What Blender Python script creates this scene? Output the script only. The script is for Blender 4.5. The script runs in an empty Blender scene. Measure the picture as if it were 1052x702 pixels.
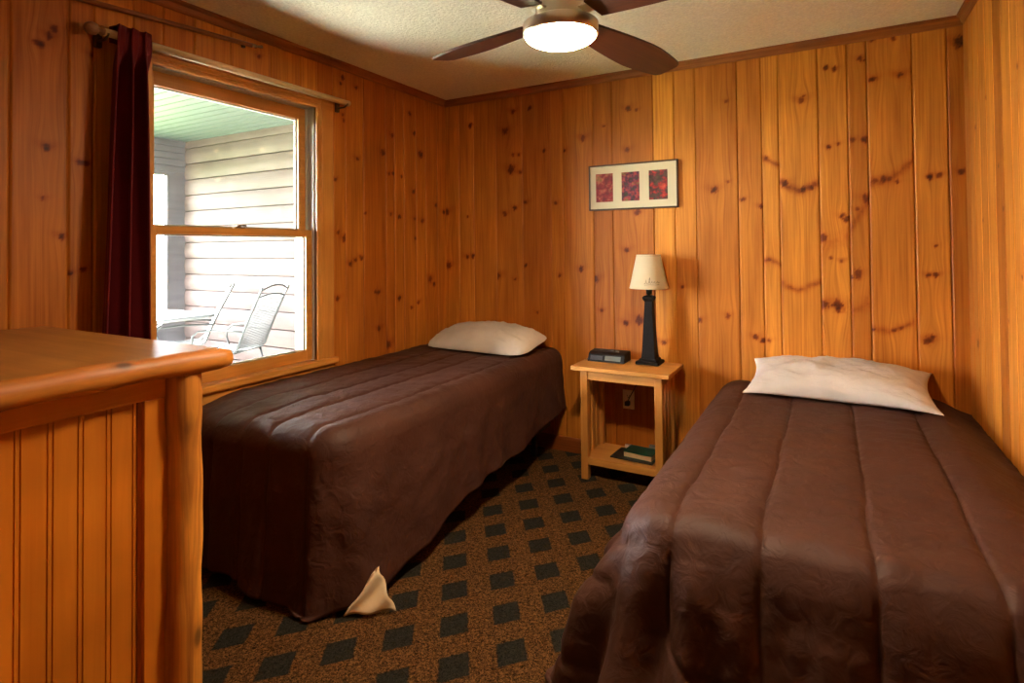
import bpy, bmesh, math, random
import numpy as np
from mathutils import Vector, Matrix, noise as mnoise

random.seed(7)
rng = np.random.default_rng(11)
SC = bpy.context.scene
COL = SC.collection
PI = math.pi

# ------------------------------------------------------------------ room size (metres, floor z = 0)
XL, XR, YB, YF, ZC = -2.4526, 0.5767, 3.3964, -1.3, 2.406

# ------------------------------------------------------------------ material helpers
def new_mat(name):
    m = bpy.data.materials.new(name); m.use_nodes = True
    nt = m.node_tree
    b = nt.nodes['Principled BSDF']
    return m, nt, b

def N(nt, t, **kw):
    n = nt.nodes.new(t)
    for k, v in kw.items():
        if k.startswith('in_'):
            n.inputs[k[3:].replace('_', ' ')].default_value = v
        else:
            setattr(n, k, v)
    return n

def ramp(nt, stops, interp='LINEAR'):
    r = nt.nodes.new('ShaderNodeValToRGB'); r.color_ramp.interpolation = interp
    e = r.color_ramp.elements
    while len(e) > 1: e.remove(e[-1])
    e[0].position = stops[0][0]; e[0].color = (*stops[0][1], 1)
    for p, c in stops[1:]:
        k = e.new(p); k.color = (*c, 1)
    return r

def mixc(nt, blend, fac, a, b):
    m = nt.nodes.new('ShaderNodeMix'); m.data_type = 'RGBA'; m.blend_type = blend
    for idx, v in ((0, fac), (6, a), (7, b)):
        if hasattr(v, 'links'): nt.links.new(v, m.inputs[idx])
        elif isinstance(v, (int, float)): m.inputs[idx].default_value = v
        else: m.inputs[idx].default_value = (*v, 1)
    return m.outputs[2]

def simple(name, col, rough=.5, metal=0., spec=.5, bump=0., bscale=80., var=0., vscale=20., sheen=0., coat=0.):
    m, nt, b = new_mat(name)
    b.inputs['Base Color'].default_value = (*col, 1)
    b.inputs['Roughness'].default_value = rough
    b.inputs['Metallic'].default_value = metal
    b.inputs['Specular IOR Level'].default_value = spec
    b.inputs['Sheen Weight'].default_value = sheen
    b.inputs['Coat Weight'].default_value = coat
    tc = N(nt, 'ShaderNodeTexCoord')
    if var > 0:
        n = N(nt, 'ShaderNodeTexNoise', in_Scale=vscale, in_Detail=4.)
        nt.links.new(tc.outputs['Object'], n.inputs['Vector'])
        lo = tuple(c * (1 - var) for c in col); hi = tuple(min(1, c * (1 + var)) for c in col)
        r = ramp(nt, [(.3, lo), (.7, hi)])
        nt.links.new(n.outputs['Fac'], r.inputs['Fac']); nt.links.new(r.outputs['Color'], b.inputs['Base Color'])
    if bump > 0:
        n = N(nt, 'ShaderNodeTexNoise', in_Scale=bscale, in_Detail=3.)
        nt.links.new(tc.outputs['Object'], n.inputs['Vector'])
        bp = N(nt, 'ShaderNodeBump', in_Strength=bump, in_Distance=.01)
        nt.links.new(n.outputs['Fac'], bp.inputs['Height']); nt.links.new(bp.outputs['Normal'], b.inputs['Normal'])
    return m

def wood(name, light, dark, axis='Z', gs=55., rough=.4, knots=0., kcol=(.06, .02, .006), bump=.08, kscale=2.2):
    """grain running along the object-space axis"""
    m, nt, b = new_mat(name)
    tc = N(nt, 'ShaderNodeTexCoord'); mp = N(nt, 'ShaderNodeMapping')
    s = {'X': (.035, 1, 1), 'Y': (1, .035, 1), 'Z': (1, 1, .035)}[axis]
    mp.inputs['Scale'].default_value = s
    nt.links.new(tc.outputs['Object'], mp.inputs['Vector'])
    n = N(nt, 'ShaderNodeTexNoise', in_Scale=gs, in_Detail=5., in_Roughness=.6, in_Distortion=.6)
    nt.links.new(mp.outputs['Vector'], n.inputs['Vector'])
    mid = tuple((a + c) / 2 for a, c in zip(light, dark))
    r = ramp(nt, [(.30, dark), (.5, mid), (.68, light)])
    nt.links.new(n.outputs['Fac'], r.inputs['Fac'])
    col = r.outputs['Color']
    n2 = N(nt, 'ShaderNodeTexNoise', in_Scale=3.5, in_Detail=2.)
    nt.links.new(tc.outputs['Object'], n2.inputs['Vector'])
    r2 = ramp(nt, [(.3, (.78, .74, .70)), (.7, (1.12, 1.12, 1.12))])
    nt.links.new(n2.outputs['Fac'], r2.inputs['Fac'])
    col = mixc(nt, 'MULTIPLY', 1., col, r2.outputs['Color'])
    if knots > 0:
        mk = N(nt, 'ShaderNodeMapping')
        mk.inputs['Scale'].default_value = {'X': (.5, 1, 1), 'Y': (1, .5, 1), 'Z': (1, 1, .5)}[axis]
        nt.links.new(tc.outputs['Object'], mk.inputs['Vector'])
        v = N(nt, 'ShaderNodeTexVoronoi', in_Scale=1. / max(.02, .18 / kscale))
        nt.links.new(mk.outputs['Vector'], v.inputs['Vector'])
        rk = ramp(nt, [(0, (1, 1, 1)), (.09, (.9, .9, .9)), (.16, (.25, .25, .25)), (.26, (0, 0, 0))])
        nt.links.new(v.outputs['Distance'], rk.inputs['Fac'])
        mm = N(nt, 'ShaderNodeMath', operation='MULTIPLY'); mm.inputs[1].default_value = knots
        nt.links.new(rk.outputs['Color'], mm.inputs[0])
        col = mixc(nt, 'MIX', mm.outputs[0], col, kcol)
    nt.links.new(col, b.inputs['Base Color'])
    b.inputs['Roughness'].default_value = rough
    bp = N(nt, 'ShaderNodeBump', in_Strength=bump, in_Distance=.003)
    nt.links.new(n.outputs['Fac'], bp.inputs['Height']); nt.links.new(bp.outputs['Normal'], b.inputs['Normal'])
    return m

def plank_mat(name, light, dark, kdark, rough=.38, tone=.22):
    """varnished knotty pine boards: grain from the board UVs, knots from the mesh attribute"""
    m, nt, b = new_mat(name)
    uv = N(nt, 'ShaderNodeUVMap'); uv.uv_map = 'UVMap'
    at = N(nt, 'ShaderNodeAttribute'); at.attribute_name = 'knot'
    at2 = N(nt, 'ShaderNodeAttribute'); at2.attribute_name = 'tone'
    mp = N(nt, 'ShaderNodeMapping'); mp.inputs['Scale'].default_value = (1, .018, 1)
    nt.links.new(uv.outputs['UV'], mp.inputs['Vector'])
    n = N(nt, 'ShaderNodeTexNoise', in_Scale=95., in_Detail=5., in_Roughness=.62, in_Distortion=.25)
    nt.links.new(mp.outputs['Vector'], n.inputs['Vector'])
    mp2 = N(nt, 'ShaderNodeMapping'); mp2.inputs['Scale'].default_value = (1, .1, 1)
    nt.links.new(uv.outputs['UV'], mp2.inputs['Vector'])
    n2 = N(nt, 'ShaderNodeTexNoise', in_Scale=17., in_Detail=3.)
    nt.links.new(mp2.outputs['Vector'], n2.inputs['Vector'])
    mid = tuple((a * .55 + c * .45) for a, c in zip(light, dark))
    r = ramp(nt, [(.28, dark), (.48, mid), (.70, light)])
    nt.links.new(n.outputs['Fac'], r.inputs['Fac'])
    r2 = ramp(nt, [(.28, (.74, .66, .58)), (.72, (1.15, 1.17, 1.2))])
    nt.links.new(n2.outputs['Fac'], r2.inputs['Fac'])
    col = mixc(nt, 'MULTIPLY', .8, r.outputs['Color'], r2.outputs['Color'])
    rt = ramp(nt, [(0, (1 - tone, 1 - tone * 1.5, 1 - tone * 1.9)), (1, (1 + tone * .6, 1 + tone * .9, 1 + tone * 1.1))])
    nt.links.new(at2.outputs['Fac'], rt.inputs['Fac'])
    col = mixc(nt, 'MULTIPLY', 1., col, rt.outputs['Color'])
    # knots: reddish halo, then a dark heart
    n3 = N(nt, 'ShaderNodeTexNoise', in_Scale=90., in_Detail=2.)
    nt.links.new(uv.outputs['UV'], n3.inputs['Vector'])
    ml = N(nt, 'ShaderNodeMath', operation='MULTIPLY_ADD'); ml.inputs[1].default_value = .8; ml.inputs[2].default_value = .6
    nt.links.new(n3.outputs['Fac'], ml.inputs[0])
    mk = N(nt, 'ShaderNodeMath', operation='MULTIPLY'); mk.use_clamp = True
    nt.links.new(at.outputs['Fac'], mk.inputs[0]); nt.links.new(ml.outputs[0], mk.inputs[1])
    rk = ramp(nt, [(0, (1, 1, 1)), (.18, (.82, .66, .5)), (.5, (.42, .22, .14)), (1, kdark)])
    nt.links.new(mk.outputs[0], rk.inputs['Fac'])
    col = mixc(nt, 'MULTIPLY', 1., col, rk.outputs['Color'])
    nt.links.new(col, b.inputs['Base Color'])
    b.inputs['Roughness'].default_value = rough
    b.inputs['Specular IOR Level'].default_value = .28
    bp = N(nt, 'ShaderNodeBump', in_Strength=.05, in_Distance=.002)
    nt.links.new(n.outputs['Fac'], bp.inputs['Height']); nt.links.new(bp.outputs['Normal'], b.inputs['Normal'])
    return m

# ------------------------------------------------------------------ mesh helpers
class MB:
    """collects shapes in world space; obj() links them as ONE mesh object"""
    def __init__(self): self.v = []; self.f = []; self.sm = []
    def add(self, vs, fs, smooth=False):
        o = len(self.v); self.v += [tuple(p) for p in vs]
        self.f += [tuple(o + i for i in q) for q in fs]; self.sm += [smooth] * len(fs); return self
    def frombm(self, bm, M=None, smooth=False):
        bm.verts.ensure_lookup_table()
        for i, q in enumerate(bm.verts): q.index = i
        self.add([(M @ q.co if M else q.co) for q in bm.verts], [[w.index for w in q.verts] for q in bm.faces], smooth)
        bm.free(); return self
    def box(self, x0, x1, y0, y1, z0, z1, bev=0., seg=2, M=None, smooth=None):
        bm = bmesh.new(); bmesh.ops.create_cube(bm, size=1)
        for q in bm.verts:
            q.co = Vector(((x0 + x1) / 2 + q.co.x * (x1 - x0), (y0 + y1) / 2 + q.co.y * (y1 - y0), (z0 + z1) / 2 + q.co.z * (z1 - z0)))
        if bev > 0:
            bmesh.ops.bevel(bm, geom=bm.edges[:], offset=bev, segments=seg, affect='EDGES', profile=.5)
        return self.frombm(bm, M, False if smooth is None else smooth)
    def tube(self, pts, r, n=10, cap=True, smooth=True):
        pts = [Vector(p) for p in pts]; R = r if hasattr(r, '__len__') else [r] * len(pts)
        vs = []; up = None
        for i, p in enumerate(pts):
            t = (pts[min(i + 1, len(pts) - 1)] - pts[max(i - 1, 0)]).normalized()
            if up is None:
                up = Vector((0, 0, 1)) if abs(t.z) < .9 else Vector((1, 0, 0))
            a = t.cross(up).normalized(); b = a.cross(t).normalized(); up = b
            for k in range(n):
                w = 2 * PI * k / n; vs.append(p + (a * math.cos(w) + b * math.sin(w)) * R[i])
        fs = []
        for i in range(len(pts) - 1):
            for k in range(n):
                k2 = (k + 1) % n
                fs.append((i * n + k, i * n + k2, (i + 1) * n + k2, (i + 1) * n + k))
        self.add(vs, fs, smooth)
        if cap:
            o = len(self.v) - len(vs)
            self.f.append(tuple(o + k for k in reversed(range(n)))); self.sm.append(False)
            e = o + (len(pts) - 1) * n
            self.f.append(tuple(e + k for k in range(n))); self.sm.append(False)
        return self
    def lathe(self, prof, c=(0, 0, 0), n=40, cap0=True, cap1=True, smooth=True, rot=0., axis=None):
        vs = []; c = Vector(c)
        for r, z in prof:
            for k in range(n):
                w = 2 * PI * k / n + rot; q = Vector((r * math.cos(w), r * math.sin(w), z))
                if axis is not None: q = axis @ q
                vs.append(c + q)
        fs = []
        for i in range(len(prof) - 1):
            for k in range(n):
                k2 = (k + 1) % n; fs.append((i * n + k, i * n + k2, (i + 1) * n + k2, (i + 1) * n + k))
        o = len(self.v); self.add(vs, fs, smooth)
        if cap0: self.f.append(tuple(o + k for k in reversed(range(n)))); self.sm.append(False)
        if cap1: e = o + (len(prof) - 1) * n; self.f.append(tuple(e + k for k in range(n))); self.sm.append(False)
        return self
    def prism(self, poly, axis, a0, a1):
        """poly: 2-D outline in the plane normal to axis; extruded from a0 to a1"""
        def P(p, a):
            return {'x': (a, p[0], p[1]), 'y': (p[0], a, p[1]), 'z': (p[0], p[1], a)}[axis]
        n = len(poly); vs = [P(p, a0) for p in poly] + [P(p, a1) for p in poly]
        fs = [tuple(range(n)), tuple(reversed(range(n, 2 * n)))] + [(i, i + n, (i + 1) % n + n, (i + 1) % n) for i in range(n)]
        bm = bmesh.new(); bv = [bm.verts.new(p) for p in vs]
        for q in fs: bm.faces.new([bv[i] for i in q])
        bmesh.ops.recalc_face_normals(bm, faces=bm.faces[:])
        return self.frombm(bm)

def wloc(o):
    p = Vector((0, 0, 0))
    while o is not None: p += o.location; o = o.parent
    return p

def obj(name, mb, mat, parent=None, loc=None):
    """one mesh object; vertices of mb are in world space; loc = origin of a top-level mesh"""
    base = wloc(parent) if parent else Vector(loc or (0, 0, 0))
    me = bpy.data.meshes.new(name)
    me.from_pydata([(p[0] - base.x, p[1] - base.y, p[2] - base.z) for p in mb.v], [], mb.f)
    me.polygons.foreach_set('use_smooth', mb.sm)
    me.update()
    me.materials.append(mat)
    o = bpy.data.objects.new(name, me); COL.objects.link(o)
    if parent: o.parent = parent
    else: o.location = base
    return o

def tag(o, label=None, cat=None, group=None, kind=None):
    if label: o['label'] = label
    if cat: o['category'] = cat
    if group: o['group'] = group
    if kind: o['kind'] = kind
    return o

def thing(name, label, cat, loc=(0, 0, 0), group=None, kind=None):
    o = bpy.data.objects.new(name, None); COL.objects.link(o); o.location = loc
    o.empty_display_size = .1
    return tag(o, label, cat, group, kind)

def struct(o, label, cat):
    return tag(o, label, cat, None, 'structure')

def recalc(o):
    bm = bmesh.new(); bm.from_mesh(o.data); bmesh.ops.recalc_face_normals(bm, faces=bm.faces[:]); bm.to_mesh(o.data); bm.free(); return o

def fbm(x, y, z=0., o=3):
    return mnoise.fractal(Vector((x, y, z)), 1., 2., o, noise_basis='PERLIN_ORIGINAL')

def sstep(a, b, x):
    t = np.clip((x - a) / (b - a), 0, 1); return t * t * (3 - 2 * t)
GLOBE, SKY, SUN, EXPO = 120., 30., 75., 1.45

# ------------------------------------------------------------------ boarded walls
def board_wall(name, mat, P, u0, u1, z0, z1, grooves, knots=(), arcs=(), hole=None, du=.008, dz=.009, fine=None, seed=1):
    r = np.random.default_rng(seed)
    cols = []
    edges = [u0] + [g for g in sorted(grooves) if u0 + .01 < g < u1 - .01] + [u1]
    special = []
    for g in edges[1:-1]: special += [g - .0024, g - .0018, g + .0018, g + .0024]
    if hole: special += [hole[0], hole[1]]
    special = sorted(set([u0, u1] + special))
    for a, b in zip(special[:-1], special[1:]):
        d = du if (fine is None or (b > fine[0] and a < fine[1])) else .06
        n = max(1, int(math.ceil((b - a) / d)))
        cols += [a + (b - a) * k / n for k in range(n)]
    cols.append(u1); U = np.array(cols)
    rows = sorted(set(([hole[2], hole[3]] if hole else []) + [z0, z1])); Z = []
    for a, b in zip(rows[:-1], rows[1:]):
        n = max(1, int(math.ceil((b - a) / dz))); Z += [a + (b - a) * k / n for k in range(n)]
    Z = np.array(Z + [z1])
    UU, ZZ = np.meshgrid(U, Z)
    E = np.array(edges); bi = np.clip(np.searchsorted(E, UU, side='right') - 1, 0, len(E) - 2)
    nb = len(E) - 1
    tone = r.uniform(0, 1, nb)[bi]
    depth = np.zeros_like(UU)
    for g in edges[1:-1]:
        depth = np.where(np.abs(UU - g) < .0021, .006, depth)
    kn = np.zeros_like(UU); wu = UU.copy()
    nz = (np.sin(UU * 330 + 3 * np.sin(ZZ * 210)) * np.sin(ZZ * 290 + 2 * np.sin(UU * 170)))
    for (ku, kz, kr) in knots:
        el = r.uniform(.8, 1.35); wg = r.uniform(.08, .3); cs = r.uniform(.6, 1.); tilt = r.uniform(-.5, .5)
        b = np.searchsorted(E, ku, side='right') - 1
        same = (bi == b)
        m = (np.abs(UU - ku) < .16) & (np.abs(ZZ - kz) < .30) & same
        if not m.any(): continue
        a = UU[m] - ku; c = ZZ[m] - kz
        a2 = a + tilt * c * .35
        kr = max(kr * .82, .0065)
        d = np.sqrt((a2 / kr) ** 2 + (c / (kr * el)) ** 2)
        core = cs * sstep(1.4, .35, d + .35 * nz[m])
        wing = wg * np.exp(-(a / (kr * 2.6)) ** 2 - ((c - .35 * np.abs(a)) / (kr * 1.2)) ** 2)
        kn[m] = np.maximum(kn[m], np.maximum(core, wing))
        wu[m] -= .75 * a * np.exp(-(a / (kr * 2.6)) ** 2 - (c / (kr * 6.)) ** 2)
    for pts, th, amp in arcs:
        pu = np.array([p[0] for p in pts]); pz = np.array([p[1] for p in pts])
        m = (UU >= pu.min()) & (UU <= pu.max())
        cz = np.interp(UU[m], pu, pz)
        jit = np.array([mnoise.noise(Vector((x * 40, z * 40, 3.))) for x, z in zip(UU[m], ZZ[m])]) if m.sum() < 40000 else 0
        w = amp * np.exp(-(np.abs(ZZ[m] - cz) / th) ** 1.6) * (1 + .7 * jit)
        kn[m] = np.maximum(kn[m], w)
    off = r.uniform(0, 40, nb)[bi]; offz = r.uniform(0, 9, nb)[bi]
    uvu = wu + off; uvv = ZZ + offz
    nr, nc = UU.shape
    verts = P(UU.ravel(), ZZ.ravel(), depth.ravel())
    idx = np.arange(nr * nc).reshape(nr, nc)
    q = np.stack([idx[:-1, :-1], idx[:-1, 1:], idx[1:, 1:], idx[1:, :-1]], -1)
    if hole:
        cu = (U[:-1] + U[1:]) / 2; cz = (Z[:-1] + Z[1:]) / 2
        keep = ~((cu[None, :] > hole[0]) & (cu[None, :] < hole[1]) & (cz[:, None] > hole[2]) & (cz[:, None] < hole[3]))
        q = q[keep]
    q = q.reshape(-1, 4)
    me = bpy.data.meshes.new(name)
    me.vertices.add(len(verts)); me.vertices.foreach_set('co', verts.astype(np.float32).ravel())
    me.loops.add(q.size); me.loops.foreach_set('vertex_index', q.ravel().astype(np.int32))
    me.polygons.add(len(q)); me.polygons.foreach_set('loop_start', (np.arange(len(q)) * 4).astype(np.int32))
    uv = me.uv_layers.new(name='UVMap')
    uvs = np.stack([uvu.ravel(), uvv.ravel()], -1)[q.ravel()]
    uv.data.foreach_set('uv', uvs.astype(np.float32).ravel())
    for an, arr in (('knot', kn), ('tone', tone)):
        at = me.attributes.new(an, 'FLOAT', 'POINT'); at.data.foreach_set('value', arr.ravel().astype(np.float32))
    me.update(calc_edges=True); me.validate()
    me.materials.append(mat)
    o = bpy.data.objects.new(name, me); COL.objects.link(o)
    return o

# knots seen on each wall: (along wall, height, radius)
KB=[(-2.229, 2.203, 0.021), (-1.88, 2.26, 0.0201), (-1.752, 2.267, 0.0165), (-1.944, 2.13, 0.0304), (-1.884, 1.962, 0.0134), (-1.838, 1.958, 0.0133), (-1.9, 1.862, 0.0335), (-1.832, 1.837, 0.0199), (-1.789, 1.629, 0.0165), (-1.873, 1.593, 0.02), (-1.95, 1.558, 0.0202), (-2.449, 1.589, 0.0358), (-2.26, 1.546, 0.0105), (-2.268, 1.26, 0.0175), (-2.218, 1.266, 0.0174), (-2.431, 1.196, 0.0285), (-2.017, 1.126, 0.0271), (-1.878, 1.106, 0.0133), (-1.794, 1.2, 0.0132), (-1.744, 2.266, 0.0132), (-1.369, 2.023, 0.0219), (-1.504, 1.954, 0.0191), (-1.646, 1.967, 0.013), (-1.228, 2.085, 0.0123), (-1.564, 1.612, 0.0128), (-1.391, 1.18, 0.0188), (-1.293, 1.117, 0.0247), (-1.542, 1.138, 0.016), (-1.709, 0.888, 0.013), (-1.256, 0.921, 0.0123), (-1.068, 2.176, 0.0211), (-1.013, 2.16, 0.0119), (-1.075, 1.92, 0.018), (-1.016, 1.532, 0.0238), (-1.089, 1.3, 0.021), (-1.099, 0.85, 0.024), (-1.013, 0.873, 0.0297), (-1.053, 1.103, 0.0119), (-0.868, 0.748, 0.0174), (-0.754, 1.081, 0.0114), (-0.663, 0.892, 0.0226), (-0.503, 0.925, 0.0165), (-0.362, 0.816, 0.0162), (-0.567, 1.643, 0.0251), (-0.494, 2.143, 0.0122), (-0.491, 1.683, 0.0083), (-0.415, 1.579, 0.0191), (-0.321, 1.537, 0.0134), (-0.115, 2.097, 0.0209), (-0.101, 2.116, 0.0104), (0.006, 2.253, 0.0154), (0.046, 2.24, 0.0153), (0.157, 2.275, 0.015), (0.176, 2.262, 0.01), (0.214, 2.365, 0.0173), (0.301, 2.349, 0.0122), (0.211, 2.159, 0.0198), (0.327, 2.163, 0.0194), (0.008, 1.834, 0.0128), (0.052, 1.845, 0.0101), (0.116, 1.859, 0.015), (0.169, 1.855, 0.0199), (0.213, 1.641, 0.0197), (0.248, 1.649, 0.0196), (0.273, 1.649, 0.0146), (0.305, 1.63, 0.0097), (0.176, 1.554, 0.0248), (0.133, 1.502, 0.0125), (0.063, 1.469, 0.0151), (0.085, 1.453, 0.0151), (-0.027, 1.355, 0.0256), (0.007, 1.252, 0.0127), (0.059, 1.237, 0.0126), (0.101, 1.152, 0.015), (0.131, 1.168, 0.0249), (-0.024, 1.007, 0.0306), (0.038, 1.002, 0.0354), (0.435, 1.645, 0.0166), (0.474, 1.652, 0.0165), (0.456, 1.311, 0.0094), (0.425, 1.167, 0.0142), (0.453, 1.169, 0.0118), (0.415, 0.85, 0.0237), (0.432, 0.865, 0.0142), (0.188, 0.888, 0.0098), (0.279, 0.889, 0.0145), (0.308, 0.905, 0.0145), (0.564, 2.284, 0.0279), (0.56, 1.662, 0.0209), (-0.202, 1.653, 0.0211), (-0.114, 1.616, 0.0208), (-0.072, 1.624, 0.0155), (-0.282, 1.242, 0.0133), (-0.292, 1.798, 0.0134), (-0.323, 0.798, 0.016), (-0.294, 0.8, 0.0133)]
KL=[(2.727, 1.932, 0.0277), (3.104, 1.972, 0.0303), (2.501, 1.864, 0.0146), (2.327, 1.724, 0.0167), (2.784, 1.804, 0.0156), (2.821, 1.809, 0.0158), (2.903, 1.798, 0.0129), (2.567, 1.541, 0.0148), (2.798, 1.546, 0.0157), (2.881, 1.531, 0.0192), (3.12, 1.514, 0.0202), (2.347, 1.419, 0.0167), (2.393, 1.387, 0.0226), (2.441, 1.237, 0.0171), (2.481, 1.259, 0.0173), (2.529, 1.27, 0.0205), (3.027, 1.709, 0.0165), (3.036, 1.524, 0.0132), (3.045, 1.392, 0.0166), (3.203, 1.106, 0.0274), (3.248, 1.069, 0.0208), (3.278, 1.632, 0.0175), (3.371, 1.588, 0.0214), (2.653, 1.057, 0.0181), (2.679, 1.052, 0.0182), (2.875, 0.999, 0.0191), (2.998, 0.927, 0.0164), (3.071, 0.955, 0.0166), (2.765, 0.715, 0.0309), (2.681, 0.827, 0.0182), (2.339, 1.043, 0.0167), (2.814, 2.055, 0.0189), (2.992, 2.233, 0.0197), (3.04, 2.109, 0.0199), (2.385, 2.104, 0.0113), (2.393, 2.072, 0.0113), (0.959, 1.701, 0.0158), (0.95, 1.514, 0.0087), (1.007, 1.379, 0.0143), (1.063, 1.658, 0.011), (1.082, 1.657, 0.0111), (1.105, 2.075, 0.0149), (1.033, 1.242, 0.0126), (1.076, 1.255, 0.0128), (1.831, 2.284, 0.0121), (2.387, 2.321, 0.0142), (2.495, 2.29, 0.0146), (2.371, 2.283, 0.0113), (0.981, 2.135, 0.0142), (0.964, 2.105, 0.0141), (0.94, 2.069, 0.014), (0.923, 2.071, 0.0104)]
KR=[(2.54, 1.928, 0.01), (3.092, 1.418, 0.0125), (2.548, 1.202, 0.0117), (3.186, 1.834, 0.0129), (2.759, 1.448, 0.011), (3.234, 0.872, 0.0174), (2.982, 1.922, 0.01), (2.813, 1.619, 0.0075), (2.732, 1.031, 0.009)]

GB = [-2.331, -2.205, -2.019, -1.811, -1.599, -1.508, -1.301, -1.172, -0.914, -0.789, -0.666, -0.437, -0.312, -0.227, -0.036, 0.098, 0.185, 0.375, 0.513]
GL = [-1.12, -.93, -.78, -.62, -.4, -.27, -.08, .1, .28, .42, .62, 0.854, 1.027, 1.108, 1.25, 1.368, 1.505, 1.679, 1.899, 2.08, 2.2, 2.314, 2.408, 2.554, 2.753, 2.836, 2.928, 3.055, 3.162, 3.297]
GR = [-1.15, -1., -.83, -.6, -.46, -.2, -.05, .14, .3, .52, .7, .83, 1.02, 1.2, 1.36, 1.55, 1.72, 1.86, 2.05, 2.2, 2.36, 2.53, 2.619, 2.74, 2.859, 2.98, 3.1, 3.2, 3.3]
ARCS = [([(-0.226, 1.665), (-0.174, 1.63), (-0.128, 1.612), (-0.036, 1.647)], .022, .5),
        ([(-0.226, 1.115), (-0.146, 1.075), (-0.037, 1.129)], .018, .34),
        ([(-0.311, 1.236), (-0.277, 1.242), (-0.228, 1.215)], .016, .4),
        ([(0.187, 1.633), (0.277, 1.647), (0.359, 1.718), (0.373, 1.745)], .024, .38),
        ([(0.187, 0.897), (0.263, 0.883), (0.364, 0.937)], .016, .3),
        ([(-0.311, 1.805), (-0.228, 1.755)], .016, .4),
        ([(-.03, 1.30), (.09, 1.36)], .05, .14), ([(.1, 1.40), (.18, 1.54)], .03, .3), ([(.1, .98), (.18, 1.02)], .04, .2)]
PINE_L, PINE_D, KD = (.64, .245, .032), (.38, .112, .010), (.12, .045, .022)
pine = plank_mat('knotty_pine', PINE_L, PINE_D, KD, rough=.5, tone=.27)
HOLE = (1.30, 2.185, .72, 2.11)
WT = .15                                   # outside wall thickness

def P_back(u, z, d): return np.stack([u, np.full_like(u, YB) + d, z], -1)
def P_left(u, z, d): return np.stack([np.full_like(u, XL) - d, u, z], -1)
def P_right(u, z, d): return np.stack([np.full_like(u, XR) + d, u, z], -1)
def P_front(u, z, d): return np.stack([u, np.full_like(u, YF) - d, z], -1)
w = board_wall('wall_back', pine, P_back, XL, XR, 0, ZC, GB, KB, ARCS, du=.0075, seed=5)
struct(w, 'knotty pine boarded wall at the head of both beds', 'wall')
w = board_wall('wall_left', pine, P_left, YF, YB, 0, ZC, GL, KL, (), HOLE, fine=(.3, 3.4), seed=8)
struct(w, 'knotty pine boarded wall around the window', 'wall')
w = board_wall('wall_right', pine, P_right, YF, YB, 0, ZC, GR, KR, (), None, fine=(1.8, 3.4), seed=12)
struct(w, 'knotty pine boarded wall along the open side bed', 'wall')
plaster = simple('cream_plaster', (.70, .62, .50), .9, bump=.2, bscale=60.)
w = board_wall('wall_front', plaster, P_front, XL, XR, 0, ZC, [], (), (), None, du=.08, dz=.2, seed=3)
struct(w, 'plain cream plaster wall facing the foot of the beds', 'wall')

# floor: patterned carpet
m, nt, b = new_mat('carpet')
tc = N(nt, 'ShaderNodeTexCoord'); sx = N(nt, 'ShaderNodeSeparateXYZ')
nw = N(nt, 'ShaderNodeTexNoise', in_Scale=55., in_Detail=2.)
nt.links.new(tc.outputs['Object'], nw.inputs['Vector'])
vm = N(nt, 'ShaderNodeVectorMath', operation='MULTIPLY_ADD'); vm.inputs[1].default_value = (.010, .010, 0); 
nt.links.new(nw.outputs['Color'], vm.inputs[0]); nt.links.new(tc.outputs['Object'], vm.inputs[2])
nt.links.new(vm.outputs[0], sx.inputs[0])
LA, LB, LO = (.1145, -.1658), (.1287, .1435), (-1.270 + .005, 2.125 + .005)
det = LA[0] * LB[1] - LB[0] * LA[1]
def lin(cx, cy, c0):
    a = N(nt, 'ShaderNodeMath', operation='MULTIPLY_ADD'); a.inputs[1].default_value = cx; a.inputs[2].default_value = c0
    nt.links.new(sx.outputs[0], a.inputs[0])
    c = N(nt, 'ShaderNodeMath', operation='MULTIPLY_ADD'); c.inputs[1].default_value = cy
    nt.links.new(sx.outputs[1], c.inputs[0]); nt.links.new(a.outputs[0], c.inputs[2])
    f = N(nt, 'ShaderNodeMath', operation='FRACT'); nt.links.new(c.outputs[0], f.inputs[0])
    s = N(nt, 'ShaderNodeMath', operation='SUBTRACT'); nt.links.new(f.outputs[0], s.inputs[0]); s.inputs[1].default_value = .5
    q = N(nt, 'ShaderNodeMath', operation='ABSOLUTE'); nt.links.new(s.outputs[0], q.inputs[0])
    return q.outputs[0]
sa, sb = LB[1] / det, -LB[0] / det
ta, tb = -LA[1] / det, LA[0] / det
qs = lin(sa, sb, .5 + 20 - (sa * LO[0] + sb * LO[1])); qt = lin(ta, tb, .5 + 20 - (ta * LO[0] + tb * LO[1]))
mx = N(nt, 'ShaderNodeMath', operation='MAXIMUM'); nt.links.new(qs, mx.inputs[0]); nt.links.new(qt, mx.inputs[1])
sq = N(nt, 'ShaderNodeMapRange'); sq.inputs[1].default_value = .245; sq.inputs[2].default_value = .275
sq.inputs[3].default_value = 1; sq.inputs[4].default_value = 0
nt.links.new(mx.outputs[0], sq.inputs[0])
n1 = N(nt, 'ShaderNodeTexNoise', in_Scale=130., in_Detail=3., in_Distortion=1.5)
nt.links.new(tc.outputs['Object'], n1.inputs['Vector'])
r1 = ramp(nt, [(.38, (.016, .007, .003)), (.5, (.072, .031, .010)), (.64, (.165, .076, .024))])
nt.links.new(n1.outputs['Fac'], r1.inputs['Fac'])
r2 = ramp(nt, [(.35, (.006, .006, .005)), (.65, (.026, .023, .018))])
nt.links.new(n1.outputs['Fac'], r2.inputs['Fac'])
cc = mixc(nt, 'MIX', sq.outputs[0], r1.outputs['Color'], r2.outputs['Color'])
nt.links.new(cc, b.inputs['Base Color']); b.inputs['Roughness'].default_value = .95; b.inputs['Specular IOR Level'].default_value = .1
bp = N(nt, 'ShaderNodeBump', in_Strength=.35, in_Distance=.004)
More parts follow.
